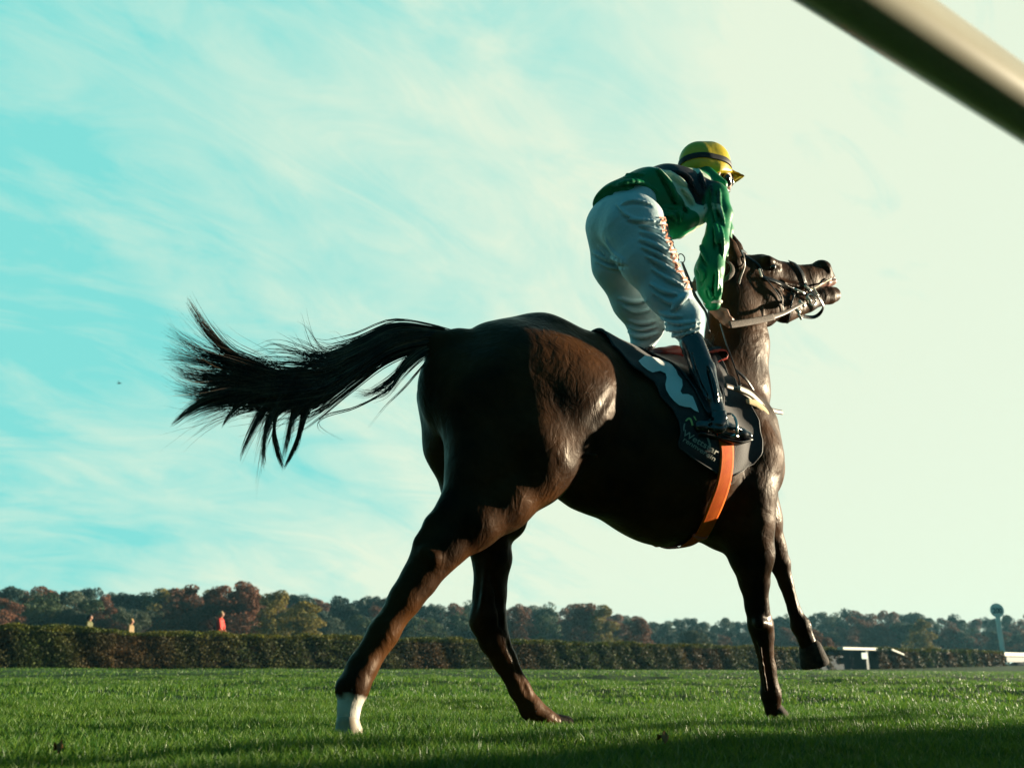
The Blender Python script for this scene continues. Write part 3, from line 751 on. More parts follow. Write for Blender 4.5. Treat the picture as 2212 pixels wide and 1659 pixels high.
arc = lambda cx, cy, r, a0, a1, w, n=14: [(cx + r * math.cos(R(a)), cy + r * math.sin(R(a))) for a in np.linspace(a0, a1, n)] + [(cx + (r - w) * math.cos(R(a)), cy + (r - w) * math.sin(R(a))) for a in np.linspace(a1, a0, n)]
decal('emblem', [Z([(365, 170), (430, 85), (500, 60), (560, 95), (600, 190), (625, 300), (570, 320), (545, 220), (510, 135), (470, 125), (410, 180)], 2520, 1560, 8.294)], greenp, cloth)
decal('emblem', [Z([(615, 20), (670, 30), (730, 150), (690, 150), (650, 90)], 2520, 1560, 8.294)], greenp, cloth)
decal('emblem', [Z([(1030, 690), (1100, 690), (1160, 880), (1160, 1010), (1110, 1020), (1090, 860)], 2520, 1560, 8.294)], greyp, cloth)
decal('emblem', [Z([(330, 250), (375, 240), (350, 380), (340, 470), (310, 480), (305, 350)], 2520, 1560, 8.294)], greyp, cloth)
def print_text(name, txt, mapping, tree, m, parent, off, step=3.0):
    """lettering draped on a surface: mapping turns text coordinates (0-1 along, cap heights up) into picture px"""
    cu = bpy.data.curves.new('t', 'FONT'); cu.body = txt; cu.resolution_u = 3; cu.offset = 0.014
    to = bpy.data.objects.new('t', cu); COL.objects.link(to); bpy.context.view_layer.update()
    me = bpy.data.meshes.new_from_object(to); bm = bmesh.new(); bm.from_mesh(me)
    xs = [v.co.x for v in bm.verts]; x0, x1 = min(xs), max(xs)
    for v in bm.verts:
        x, y = mapping(((v.co.x - x0) / (x1 - x0), v.co.y / 0.7)); v.co = (x, y, 0)
    bpy.data.objects.remove(to); bpy.data.curves.remove(cu); bpy.data.meshes.remove(me)
    bmesh.ops.remove_doubles(bm, verts=bm.verts, dist=0.01)
    bmesh.ops.triangulate(bm, faces=bm.faces[:])
    for _ in range(4):
        ed = [e for e in bm.edges if e.calc_length() > step]
        if not ed: break
        bmesh.ops.subdivide_edges(bm, edges=ed, cuts=1); bmesh.ops.triangulate(bm, faces=bm.faces[:])
    bad = []
    for v in bm.verts:
        d = Vector(ray(v.co.x, v.co.y)).normalized(); hit, nrm, i, dist = tree.ray_cast(Vector(CAM), d, 60)
        if hit is None: bad.append(v); continue
        if nrm.dot(d) > 0: nrm = -nrm
        v.co = hit + nrm * off
    bmesh.ops.delete(bm, geom=bad, context='VERTS'); bm.verts.index_update()
    V = [v.co[:] for v in bm.verts]; Fx = [[v.index for v in f.verts] for f in bm.faces]; bm.free()
    return mk(name, V, Fx, m, parent, False)
def text_decal(name, txt, x0, y0, x1, y1, hgt, m, parent):
    ex = np.array([x1 - x0, y1 - y0]); nn = np.array([ex[1], -ex[0]]) / np.linalg.norm(ex)
    return print_text(name, txt, lambda c: tuple(np.array([x0, y0]) + ex * c[0] + nn * c[1] * hgt), CB, m, parent, .008)
text_decal('lettering', 'Wettstar', 1471, 940, 1546, 984, 13, greyp, cloth)
text_decal('lettering', 'rennverein', 1473, 953, 1540, 996, 10, greyp, cloth)
# piping along the cloth edge
mb = MB()
for j in (0, -1): mb.tube(CV[:, j], 0.004, 6)
mb.build('binding', mat('binding_tape', (0.035, 0.032, 0.032), rough=0.6), cloth)

# saddle: pad over the spine, red seat, flaps, orange girth, stirrup leathers and irons
redl = mat('red_leather', (0.34, 0.022, 0.012), rough=0.4, spec=0.5, c2=(0.26, 0.018, 0.012), nscale=20)
blackl = mat('black_leather', (0.010, 0.010, 0.012), rough=0.32, spec=0.5, c2=(0.022, 0.02, 0.02), nscale=25, bump=0.001, bscale=120)
orange = mat('orange_webbing', (0.95, 0.17, 0.004), rough=0.7, spec=0.15, c2=(0.85, 0.12, 0.004), nscale=30, bump=0.001, bscale=300)
steel = mat('steel', (0.62, 0.60, 0.55), rough=0.22, metal=1.0)
saddle = root('racing_saddle', fromf(np.array([tof(H(1500, 800))[0], 0, 1.7])), 'small red and black racing saddle with an orange girth under the rider', 'saddle')
seat = sdpart('seat', saddle, redl, [([(1412, 772, 0, 15), (1455, 778, 0, 20), (1500, 790, 0, 22), (1536, 778, 0, 20)], 0.02, 2.6, 'add'),
                              ([(1415, 764, 0, 10), (1440, 764, 0, 12), (1465, 772, 0, 10)], 0.02, 3.0, 'add')], h=0.008)
sdpart('pommel', saddle, blackl, [([(1470, 758, 0, 11), (1500, 768, 0, 14), (1545, 762, 0, 16)], 0.02, 2.0, 'add')], h=0.008)
fl, _ = wrap('flap', [(1398, 772), (1440, 792), (1480, 830), (1510, 880), (1520, 900)], [(1545, 782), (1556, 820), (1560, 850), (1555, 890), (1545, 902)], blackl, saddle, off=0.030, rows=50, cols=24, wav=0.001)
gr, GV = wrap('girth', [(1520, 880), (1534, 920), (1550, 965), (1542, 1040), (1526, 1080), (1512, 1120), (1500, 1146), (1496, 1156)],
              [(1545, 880), (1560, 920), (1577, 962), (1573, 1030), (1562, 1070), (1545, 1110), (1530, 1142), (1522, 1156)], orange, saddle, off=0.024, rows=90, cols=8, wav=0.0)
# the part of the girth that passes under the belly
V = []; u0, u1 = [polar(cast(*p))[0] for p in ((1498, 1150), (1526, 1150))]; phe = polar(cast(1510, 1152))[1]
rows = 30;
for i in range(rows + 1):
    ph = phe - 0.05 + (2 * math.pi - 2 * phe + 0.1) * i / rows
    for j in range(5): V.append(unpolar(u0 + (u1 - u0) * j / 4, ph, 0.010))
mk('girth_strap', V, [(i * 5 + j, i * 5 + j + 1, (i + 1) * 5 + j + 1, (i + 1) * 5 + j) for i in range(rows) for j in range(4)], orange, saddle)
mb = MB(); mb.tube([cast(1496, 1150, .016), cast(1512, 1154, .018), cast(1524, 1148, .016)], [.010, .012, .008], 8, sm=8)
mb.build('girth_buckle', mat('red_rubber', (0.75, 0.13, 0.08), rough=0.5), saddle)
for s in (1, -1):
    mb = MB(); a = H(1524, 800, .20 * s) if s > 0 else H(1480, 790, -.22)
    b = H(1560, 905, .36) if s > 0 else H(1440, 900, -.36)
    mb.tube([a, a * .5 + b * .5 + HN * s * .05, b], 0.011, 8, flat=0.35, sm=12); mb.build('stirrup_leather', blackl, saddle)
    mb = MB(); c = H(1572, 912, .36) if s > 0 else H(1450, 910, -.36)
    ring = [c + HD * 0 + HN * 0.055 * math.cos(t) + np.array([0, 0, 1]) * (0.065 * math.sin(t) - 0.03) for t in np.linspace(-.6, math.pi + .6, 18)]
    mb.tube(ring, 0.006, 8); mb.tube([ring[0], ring[-1]], 0.009, 8, flat=1.6); mb.build('stirrup_iron', steel, saddle)

# breast strap, fleece, neck strap
lea = mat('brown_leather', (0.20, 0.15, 0.11), rough=0.42, spec=0.5, c2=(0.12, 0.085, 0.06), nscale=40)
breast = root('breast_strap', H(1640, 880, .1), 'tan leather breast strap with a cream fleece pad across the front of the shoulder', 'strap')
mb = MB(); mb.tube([H(1565, 832, .34), H(1600, 845, .31), H(1634, 868, .25), H(1656, 882, .17), H(1674, 888, .12), H(1690, 891, .09)], .012, 8, flat=0.3, sm=30)
mb.build('strap', lea, breast)
mb = MB(); mb.tube([H(1595, 838, .33), H(1620, 850, .29), H(1640, 868, .245), H(1650, 878, .21)], [.013, .015, .015, .012], 8, flat=0.4, sm=20)
mb.build('keeper', mat('pale_leather', (0.5, 0.46, 0.38), rough=0.35, spec=0.6), breast)
mb = MB(); mb.tube([H(1614, 866, .30), H(1636, 874, .265), H(1654, 892, .215), H(1664, 912, .14), H(1668, 922, .06)], [.012, .018, .020, .022, .02], 10, flat=0.5, sm=24)
mb.build('fleece_pad', mat('cream_fleece', (0.66, 0.52, 0.30), rough=0.95, bump=0.004, bscale=140), breast)
mb = MB(); mb.tube([H(1590, 800, .22), H(1612, 820, .22), H(1630, 848, .20), H(1642, 880, .18), H(1650, 900, .16)], .008, 8, flat=0.3, sm=24)
mb.tube([H(1556, 700, .14), H(1568, 740, .18), H(1582, 780, .21), H(1594, 812, .22), H(1600, 835, .24)], .008, 8, flat=0.3, sm=24)
mb.build('neck_strap', blackl, breast)

# bridle
bridle = root('bridle', H(1680, 620, .05), 'black leather racing bridle with a ring bit on the horse head', 'bridle')
def onhead(pts, off=0.006):
    out = []
    for p in pts:
        q = cast(p[0], p[1], off); out.append(q if q is not None else H(p[0], p[1], p[2] if len(p) > 2 else 0.05))
    return np.array(out)
def strap_geo(P, w, th, N=None, n=26):
    """flat strap: w half width, th half thickness, N outward directions"""
    P = np.asarray(P, float); w = np.interp(np.linspace(0, 1, n), np.linspace(0, 1, len(P)), np.broadcast_to(w, (len(P),)))
    N = np.tile(HN, (len(P), 1)) if N is None else np.asarray(N, float)
    N = np.stack([np.interp(np.linspace(0, 1, n), np.linspace(0, 1, len(P)), N[:, i]) for i in range(3)], 1)
    P = spline(P, n); T = np.gradient(P, axis=0); T /= np.linalg.norm(T, axis=1)[:, None] + 1e-12
    A = np.cross(T, N); A /= np.linalg.norm(A, axis=1)[:, None] + 1e-12; B = np.cross(A, T)
    V = []; F = []; m = 8
    for i in range(n):
        for j in range(m):
            t = 2 * math.pi * (j + .5) / m; c, s_ = math.cos(t), math.sin(t)
            V.append(P[i] + A[i] * w[i] * math.copysign(abs(c) ** .5, c) + B[i] * th * math.copysign(abs(s_) ** .7, s_))
    for i in range(n - 1):
        for j in range(m): F.append((i * m + j, i * m + (j + 1) % m, (i + 1) * m + (j + 1) % m, (i + 1) * m + j))
    F.append(tuple(range(m - 1, -1, -1))); F.append(tuple((n - 1) * m + j for j in range(m)))
    return V, F
def castn(px, py):
    hit, nrm, i, dist = BVH.ray_cast(Vector(CAM), Vector(ray(px, py)).normalized(), 60)
    return HN if hit is None else np.array(nrm)
def strap(name, pts, r, m, flat=0.35, off=0.004, n=26, raw=None, N=None):
    if raw is None: pts = [tuple(q) for q in spline([(p[0], p[1], p[2] if len(p) > 2 else .05) for p in pts], 18)]
    P = raw if raw is not None else onhead(pts, off + .003)
    if N is None and raw is None: N = [castn(p[0], p[1]) for p in pts]
    V, F = strap_geo(P, r, max(0.002, np.max(r) * flat * .6), N, n); return mk(name, V, F, m, bridle)
strap('cheek_strap', [(1604, 552, .02), (1606, 575), (1598, 600), (1594, 615)], .006, lea)
strap('cheek_piece', [(1641, 586), (1648, 600), (1668, 607), (1690, 616), (1708, 622), (1722, 632)], .012, blackl)
strap('browband', [(1606, 552, .03), (1618, 560), (1636, 573), (1644, 587)], .007, blackl)
strap('head_piece', None, .008, blackl, raw=np.array([H(1606, 556, .07), H(1603, 545, .05), H(1604, 543, 0), H(1610, 545, -.05), H(1616, 556, -.08)]))
strap('noseband', [(1706, 567, .01), (1718, 575), (1730, 592), (1736, 610), (1742, 625)], .015, blackl)
strap('noseband_loop', None, .010, blackl, raw=np.array([H(1742, 625, .07), H(1766, 640, .07), H(1778, 660, .05), H(1772, 676, .02), H(1758, 685, 0), H(1738, 684, 0), H(1722, 680, .01)]))
strap('chin_strap', [(1714, 636), (1708, 655), (1704, 678), (1700, 696)], .006, blackl)
strap('throat_lash', [(1641, 590), (1660, 613), (1680, 640), (1688, 662), (1691, 684)], .0035, mat('dark_lash', (0.05, 0.05, 0.05), rough=0.4))
strap('curb_strap', [(1748, 630), (1766, 616), (1792, 602)], .005, mat('cream_strap', (0.62, 0.52, 0.30), rough=0.5), off=.008)
ring = [H(1752, 648, .085) + HD * .030 * math.cos(t) + np.array([0, 0, .030 * math.sin(t)]) for t in np.linspace(0, 2 * math.pi, 24)]
mb = MB(); mb.tube(ring, .0045, 8); mb.tube([H(1752, 635, .07), H(1752, 640, 0), H(1756, 635, -.07)], .006, 8)
mb.build('bit', steel, bridle)
pale = mat('pale_buckle', (0.62, 0.60, 0.52), rough=0.3, spec=0.6, metal=0.3)
for (ax, ay, bx, by, r) in ((1742, 640, 1752, 652, .010), (1726, 650, 1738, 662, .011), (1716, 664, 1728, 676, .012), (1757, 622, 1768, 640, .006), (1738, 617, 1752, 628, .007), (1716, 624, 1738, 634, .007), (1724, 678, 1732, 690, .009)):
    mb = MB(); mb.tube([H(ax, ay, .10), H(bx, by, .10)], r, 8, flat=0.6, sm=5); mb.build('buckle', pale, bridle)
strap('rosette', None, .007, pale, raw=np.array([H(1640, 581, .115), H(1643, 590, .118), H(1645, 598, .118)]))
reinm = mat('ribbed_rein', (0.13, 0.092, 0.068), rough=0.65, spec=0.2, c2=(0.09, 0.065, 0.05), nscale=60, bump=0.002, bscale=220)
P1 = [H(1576, 702, .22), H(1610, 697, .20), H(1648, 690, .17), H(1672, 684, .15)]
strap('rein', None, .017, reinm, raw=np.array(P1), flat=.22)
strap('rein_end', None, [.013, .010, .008, .008], lea, raw=np.array([H(1668, 685, .15), H(1695, 676, .13), H(1718, 664, .11), H(1740, 652, .10)]), flat=.3)
strap('off_rein', None, .012, reinm, raw=np.array([H(1500, 612, -.02), H(1520, 588, 0), H(1550, 566, .06), H(1572, 566, .13), H(1582, 578, .17), H(1580, 592, .18), H(1566, 604, .17), H(1545, 612, .1)]), flat=.6)
strap('off_rein_end', None, .008, lea, raw=np.array([H(1545, 612, -.10), H(1620, 640, -.14), H(1700, 645, -.12), H(1745, 645, -.09)]), flat=.4)
whip = root('riding_whip', H(1497, 625, -.02), 'thin black riding whip with a wrist loop in the rider far hand', 'whip')
mb = MB(); mb.tube([H(1474, 568, 0), H(1486, 600, 0), H(1498, 632, .02), H(1514, 658, .03), H(1526, 678, .04), H(1533, 720, .06)], [.006, .009, .009, .007, .006, .004], 8, sm=26)
mb.build('shaft', blackl, whip)
ringp = [H(1472, 558, 0) + HD * .020 * math.cos(t) + np.array([0, 0, .022 * math.sin(t)]) for t in np.linspace(-1.9, 3.9, 22)]
mb = MB(); mb.tube(ringp, .0028, 6); mb.build('wrist_loop', blackl, whip)
# ------------------------------------------------------------------ the rider
skin = mat('skin', (0.42, 0.22, 0.14), rough=0.5, c2=(0.36, 0.17, 0.11), nscale=30, spec=0.4)
def silk_mat():
    m = mat('racing_silk', (0.004, 0.115, 0.040), rough=0.30, spec=0.7, c2=(0.006, 0.16, 0.06), nscale=9, bump=0.006, bscale=14, sheen=0.2, attr='Col')
    return m
green = mat('green_silk', (0.004, 0.125, 0.042), rough=0.30, spec=0.6, c2=(0.006, 0.19, 0.07), nscale=9, bump=0.006, bscale=13)
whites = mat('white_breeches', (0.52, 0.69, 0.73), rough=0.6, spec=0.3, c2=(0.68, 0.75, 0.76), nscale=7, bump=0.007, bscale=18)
yellow = mat('yellow_cap_silk', (0.80, 0.60, 0.03), rough=0.35, spec=0.5, c2=(0.7, 0.52, 0.03), nscale=14, bump=0.003, bscale=22)
bootm = mat('boot_leather', (0.008, 0.009, 0.011), rough=0.16, spec=0.8, coat=0.6, c2=(0.013, 0.014, 0.016), nscale=12, bump=0.004, bscale=26)
person = root('person', fromf(np.array([tof(H(1440, 600))[0], 0, 1.75])), 'person crouched over the dark horse in green and black silks, white breeches and yellow cap', 'person')

TORSO = [(1352, 452, 0, 52), (1395, 436, 0, 62), (1440, 428, 0, 68), (1490, 425, 0, 60)]
SH_R = [(1480, 420, .06, 46), (1538, 424, .15, 32)]
SH_L = [(1490, 425, -.06, 44), (1530, 425, -.17, 32)]
ARM_R = [(1545, 428, .17, 25), (1552, 470, .20, 22), (1540, 540, .23, 20), (1534, 590, .22, 21), (1538, 645, .18, 15), (1541, 668, .17, 13)]
ARM_L = [(1540, 430, -.18, 25), (1560, 500, -.20, 20), (1552, 560, -.16, 18), (1520, 600, -.09, 15), (1505, 615, -.04, 12)]
PEL = [(1340, 478, 0, 60), (1360, 450, 0, 52)]
THR = [(1368, 492, .09, 70), (1398, 560, .14, 58), (1440, 630, .19, 45), (1480, 692, .23, 37), (1492, 726, .24, 27)]
THL = [(1332, 490, -.09, 66), (1338, 570, -.13, 56), (1368, 650, -.17, 43), (1396, 706, -.20, 35), (1388, 742, -.22, 26)]
SHR = [(1494, 738, .25, 25), (1518, 800, .29, 25), (1538, 860, .33, 19), (1552, 905, .35, 17), (1555, 930, .35, 17)]
FTR = [(1520, 925, .35, 12), (1555, 928, .36, 18), (1590, 940, .37, 15), (1612, 943, .38, 11)]
SHL = [(1388, 745, -.22, 25), (1396, 800, -.30, 24), (1405, 860, -.34, 19), (1416, 905, -.36, 17), (1418, 925, -.36, 16)]
FTL = [(1400, 925, -.36, 12), (1430, 928, -.37, 17), (1470, 940, -.38, 11)]
NECK = [(1500, 405, 0, 26), (1528, 375, 0, 24)]
HEAD = [(1524, 352, 0, 38), (1540, 366, 0, 34), (1558, 382, 0, 24), (1566, 392, 0, 17)]
def shrink(L, q): return [(a, b, c, r * q) for a, b, c, r in L]

def hand(prims, base, dirv, curl_to, s, scale=1.0, thumb=(0, 1)):
    """palm and five bent fingers as chains: base, knuckles and tips in px"""
    (bx, by), (kx, ky) = base, dirv; prims.append(([(bx, by, s, 9 * scale), ((bx + kx) / 2, (by + ky) / 2, s, 12 * scale), (kx, ky, s, 10 * scale)], .01, 0.7, 'add'))
    nx, ny = -(ky - by), (kx - bx); L = math.hypot(nx, ny); nx /= L; ny /= L; dx, dy = ny, -nx
    for i, (o, ln) in enumerate(((-9, 24), (-3, 27), (3, 25), (9, 20))):
        ax, ay = kx + nx * o * scale, ky + ny * o * scale
        mx, my = ax + dx * ln * .5 * scale + curl_to[0] * .3, ay + dy * ln * .5 * scale + curl_to[1] * .3
        tx, ty = ax + dx * ln * .65 * scale + curl_to[0], ay + dy * ln * .65 * scale + curl_to[1]
        ss = s + 0.012 - .006 * i
        prims.append(([(ax, ay, ss, 4.6 * scale), (mx, my, ss + .014, 4.3 * scale), (tx, ty, ss + .002, 3.6 * scale)], .004, 1.0, 'add'))
    ax, ay = bx + (kx - bx) * .35 + nx * 10 * thumb[1] * scale, by + (ky - by) * .35 + ny * 10 * thumb[1] * scale
    prims.append(([(ax, ay, s + .012, 5.5 * scale), (ax + dx * 14 + nx * 6 * thumb[1], ay + dy * 14 + ny * 6 * thumb[1], s + .025, 4.6 * scale), (ax + dx * 24 + nx * 1 * thumb[1], ay + dy * 24 + ny * thumb[1], s + .028, 3.8 * scale)], .005, 1.0, 'add'))
hp = []
hand(hp, (1541, 670), (1562, 686), (8, 6), .17, 0.95, (0, -1))
hand(hp, (1503, 616), (1494, 624), (-1, 10), -.03, 0.85, (0, 1))
prims = [(shrink(TORSO, .88), .04, .95, 'add'), (shrink(SH_R, .85), .03, 1, 'add'), (shrink(SH_L, .85), .03, 1, 'add'),
         (ARM_R[:-2] and shrink(ARM_R[:4], .8) + [(1538, 645, .18, 12), (1541, 668, .17, 10)], .015, 1, 'add'), (shrink(ARM_L[:4], .8) + [(1505, 615, -.04, 9)], .015, 1, 'add'),
         (shrink(PEL, .85), .04, 1.2, 'add'), (shrink(THR, .76), .03, 1, 'add'), (shrink(THL, .76), .03, 1, 'add'),
         (shrink(SHR, .75), .02, 1, 'add'), (shrink(FTR, .7), .02, 1, 'add'), (shrink(SHL, .75), .02, 1, 'add'), (shrink(FTL, .7), .02, 1, 'add'),
         (NECK, .02, 1, 'add'), (HEAD, .02, .82, 'add'),
         ([(1574, 388, 0, 5), (1572, 394, 0, 6)], .008, 1, 'add'),                    # nose
         ([(1552, 372, .072, 6), (1550, 384, .072, 4)], .004, .6, 'add'), ([(1560, 372, -.072, 6), (1558, 384, -.072, 4)], .004, .6, 'add'),  # ears
         ([(1566, 402, 0, 9), (1572, 406, 0, 6)], .012, 1, 'add')] + hp                # chin
sdpart('body', person, skin, prims, h=0.006, it=1)

def Zp(L, ox=2100, oy=480, q=2.765): return [((ox + x / q) * .57649, (oy + y / q) * .57649) for x, y in L]
def cloth_part(name, m, prims, h=0.005, clips=(), lines=(), it=1, late=(), r=4.2, k=.016):
    """cloth sculpted as a solid, then creased: each line is a raised fold with a valley beside it"""
    def post(f):
        V, F = f.nets(); T_ = BVHTree.FromPolygons([Vector(v) for v in fromf(V)], [tuple(int(i) for i in q) for q in F])
        for ln, rr in [(l[:-1], l[-1]) for l in lines]:
            P = spline([(x, y, 0) for x, y in ln], 9); off = []
            for op, dy, sink in (('add', 0, .55), ('sub', 5.0 * rr, -.75)):
                pts = []
                for i, p in enumerate(P):
                    hit, nrm, _, _ = T_.ray_cast(Vector(CAM), Vector(ray(p[0] - dy * .35, p[1] + dy)).normalized(), 60)
                    if hit is None: continue
                    w = (rr if op == 'add' else min(rr, 1.0) * .75) * r * math.sin(math.pi * min(max((i + .7) / (len(P) + .4), 0), 1)) ** .6 * 0.0021
                    pts.append((tof(np.array(hit) + np.array(nrm) * w * sink), w))
                if len(pts) > 1: f.chain(pts, k * rr * .55, 1.0, op)
    return sdpart(name, person, m, prims, h=h, it=it, clips=clips, late=late, post=post)
qc = lambda x, y, s=0: Q(x, y, s, 1)[0]
def wdir(x0, y0, x1, y1, s=0.1): return qc(x1, y1, s) - qc(x0, y0, s)
# breeches: seat and thighs down to the boot tops
BL = [Zp([(835, 1080), (1000, 1140), (1130, 1235)]) + [1.1], Zp([(830, 1155), (1000, 1230), (1180, 1340)]) + [1.3], Zp([(850, 1235), (1040, 1330), (1230, 1450)]) + [1.1],
      Zp([(900, 1330), (1080, 1440), (1260, 1560)]) + [1.2], Zp([(960, 1470), (1120, 1570), (1270, 1640)]) + [1.0], Zp([(700, 950), (850, 965), (1060, 985)]) + [1.0],
      Zp([(580, 790), (680, 900), (800, 950)]) + [.8], Zp([(640, 790), (760, 760), (940, 790)]) + [.9], Zp([(500, 665), (560, 655), (600, 640)]) + [1.0], Zp([(820, 1010), (930, 1040), (1080, 1090)]) + [.8],
      Zp([(340, 1290), (480, 1360), (660, 1430)]) + [1.0], Zp([(400, 1230), (540, 1340), (690, 1410)]) + [1.1], Zp([(470, 1150), (560, 1290), (680, 1385)]) + [.9], Zp([(370, 1380), (500, 1440), (640, 1470)]) + [.8]]
Z2 = lambda L: Zp(L, 2200, 980)
BL += [Z2([(890, 510), (960, 410), (1050, 345)]) + [1.6], Z2([(770, 590), (950, 640), (1170, 620)]) + [1.0], Z2([(800, 700), (950, 705), (1160, 665)]) + [1.1], Z2([(740, 520), (860, 560), (980, 570)]) + [.9],
       Z2([(420, 600), (560, 640), (700, 620)]) + [1.0], Z2([(430, 730), (560, 780), (740, 740)]) + [1.2], Z2([(330, 380), (480, 420), (620, 410)]) + [1.1], Z2([(380, 470), (500, 520), (650, 500)]) + [1.0], Z2([(430, 670), (560, 705), (720, 680)]) + [.9],
       Z2([(700, 330), (850, 420), (960, 430)]) + [1.0], Z2([(660, 230), (800, 310), (930, 340)]) + [1.0], Z2([(830, 780), (960, 760), (1150, 720)]) + [.9]]
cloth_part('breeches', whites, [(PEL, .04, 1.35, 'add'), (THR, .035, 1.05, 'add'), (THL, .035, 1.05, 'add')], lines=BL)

# jacket: torso and both sleeves; the black panel is cloth, the pale bands are satin highlights painted in
def panel_glint_col(o):
    n = len(o.data.vertices); co = np.empty(n * 3, np.float32); o.data.vertices.foreach_get('co', co); co = co.reshape(-1, 3) + rloc(o)
    q = tof(co)
    a, b = tof(H(1352, 452, 0)), tof(H(1500, 425, 0)); d = (b - a) / np.linalg.norm(b - a)
    t = ((q - a) @ d) / np.linalg.norm(b - a)
    t = t + 0.02 * np.sin(q[:, 1] * 22) + 1.25 * (q[:, 2] - tof(H(1440, 365, 0))[2])
    C_ = np.tile(np.array([0.002, 0.22, 0.075]), (n, 1))
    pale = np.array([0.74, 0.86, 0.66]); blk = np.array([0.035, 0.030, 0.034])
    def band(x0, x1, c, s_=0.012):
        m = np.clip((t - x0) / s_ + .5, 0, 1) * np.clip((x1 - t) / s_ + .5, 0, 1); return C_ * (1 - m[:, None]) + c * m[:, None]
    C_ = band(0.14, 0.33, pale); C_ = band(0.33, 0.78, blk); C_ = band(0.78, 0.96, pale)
    # sleeves stay green
    arm = np.zeros(n)
    for L in (ARM_R, ARM_L):
        for p, p2 in zip(L[:-1], L[1:]): arm = np.maximum(arm, near_seg(co, H(*p[:3]), H(*p2[:3]), .066, .078))
    C_ = C_ * (1 - arm[:, None]) + np.array([0.002, 0.22, 0.075]) * arm[:, None]
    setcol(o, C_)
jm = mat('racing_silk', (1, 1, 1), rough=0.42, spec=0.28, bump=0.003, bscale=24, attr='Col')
jacket = cloth_part('jacket', jm,
    [(TORSO, .04, 1.02, 'add'), (SH_R, .035, 1, 'add'), (SH_L, .035, 1, 'add'),
     ([(1420, 480, .10, 26), (1460, 488, .08, 24), (1500, 470, .1, 24)], .03, 1.6, 'add'), ([(1320, 424, 0, 26), (1380, 402, 0, 28)], .04, 2.4, 'add'),
     ([(1552, 405, .1, 16), (1510, 385, 0, 26)], .03, 1.5, 'add')],
    clips=[(qc(1312, 424), wdir(1440, 420, 1330, 440, 0) + np.array([0, 0, -.25]))],
    late=[([(1545, 428, .17, 29), (1556, 465, .20, 25), (1545, 530, .23, 27), (1532, 585, .22, 30), (1533, 622, .20, 25), (1539, 655, .18, 18)], .025, 1, 'add'),
     ([(1540, 430, -.18, 29), (1560, 500, -.20, 23), (1552, 555, -.16, 23), (1524, 597, -.09, 17), (1512, 607, -.06, 15)], .02, 1, 'add')],
    lines=[Zp(l[:-1]) + [l[-1]] for l in (
        [(1180, 440), (1320, 520), (1420, 690), 1.1], [(1100, 440), (1230, 540), (1310, 600), 1.1], [(1260, 620), (1330, 700), (1385, 790), 1.0], [(1430, 430), (1460, 520), (1500, 620), 1.0],
        [(1060, 490), (1150, 640), (1260, 900), 1.5], [(1210, 690), (1270, 790), (1330, 860), 1.2], [(1080, 830), (1190, 840), (1250, 960), 1.2], [(1080, 910), (1150, 905), (1200, 960), .9],
        [(560, 600), (780, 560), (1000, 660), 1.2], [(480, 560), (640, 500), (860, 480), .9], [(1000, 420), (1080, 520), (1140, 620), 1.0], [(1560, 600), (1590, 800), (1620, 1000), 1.1],
        [(1640, 640), (1640, 800), (1690, 980), 1.2], [(1600, 1000), (1620, 1100), (1615, 1220), 1.3], [(1655, 1020), (1670, 1150), (1680, 1300), 1.1], [(1440, 1150), (1480, 1300), (1520, 1400), 1.0], [(1500, 700), (1520, 850), (1510, 1000), 1.0])]
        + [Zp(l[:-1], 2500, 900, 4.6075) + [l[-1]] for l in ([(530, 470), (620, 560), (600, 720), 1.3], [(860, 520), (840, 760), (820, 1000), 1.1], [(900, 800), (890, 900), (850, 980), 1.0], [(700, 820), (740, 920), (760, 1000), .9])])
panel_glint_col(jacket)
mb = MB()
def ringat(c, d, r, tr, flat=1.0, n=22):
    d = d / np.linalg.norm(d); a = np.cross(d, [0, 0, 1.0]); a /= np.linalg.norm(a); b = np.cross(d, a)
    return [c + r * (math.cos(t) * a + math.sin(t) * b) for t in np.linspace(0, 2 * math.pi, n)]
cuffm = mat('cuff_elastic', (0.62, 0.6, 0.5), rough=0.6)
cc = H(1540, 654, .18); dd = H(1541, 668, .17) - H(1538, 640, .18)
mb.tube(ringat(cc, dd, .036, .01), .009, 8); mb.build('cuff', cuffm, jacket)
# undershirt hem showing below the jacket
sdpart('undershirt', person, mat('white_vest', (0.7, 0.68, 0.58), rough=0.7), [([(1450, 506, .04, 9), (1470, 506, .05, 8), (1496, 495, .06, 6)], .015, 1.8, 'add')], h=.006)
# orange-red lettering down the thigh seam of the breeches, broken blots
lm = mat('orange_print', (0.72, 0.27, 0.15), rough=0.6)
bt = [o for o in bpy.data.objects if o.name.startswith('breeches')][0]
tmp = bmesh.new(); tmp.from_mesh(bt.data); bmesh.ops.translate(tmp, verts=tmp.verts, vec=Vector(rloc(bt))); BB = BVHTree.FromBMesh(tmp); tmp.free()
def castb(x, y, off, T=None):
    hit, nrm, i, dist = (T or BB).ray_cast(Vector(CAM), Vector(ray(x, y)).normalized(), 60)
    return None if hit is None else np.array(hit) + np.array(nrm) * off
path = spline([(1437, 470, 0), (1443, 505, 0), (1454, 548, 0), (1466, 590, 0), (1479, 630, 0)], 60)
def edge_x(p):
    for sh in range(-12, 70, 1):
        if castb(p[0] + 10 - sh, p[1], 0) is not None: return p[0] + 10 - sh
    return p[0] - 14
EX = [edge_x(p) for p in path]
def mapl(c):
    i = min(max(c[0], 0), .9999) * 58; k = int(i); y = path[k][1] * (1 - i + k) + path[k + 1][1] * (i - k)
    x = EX[k] * (1 - i + k) + EX[k + 1] * (i - k)
    return x - 14 + c[1] * 14, y
print_text('lettering', 'RENNBAHN', mapl, BB, lm, bt, .005)

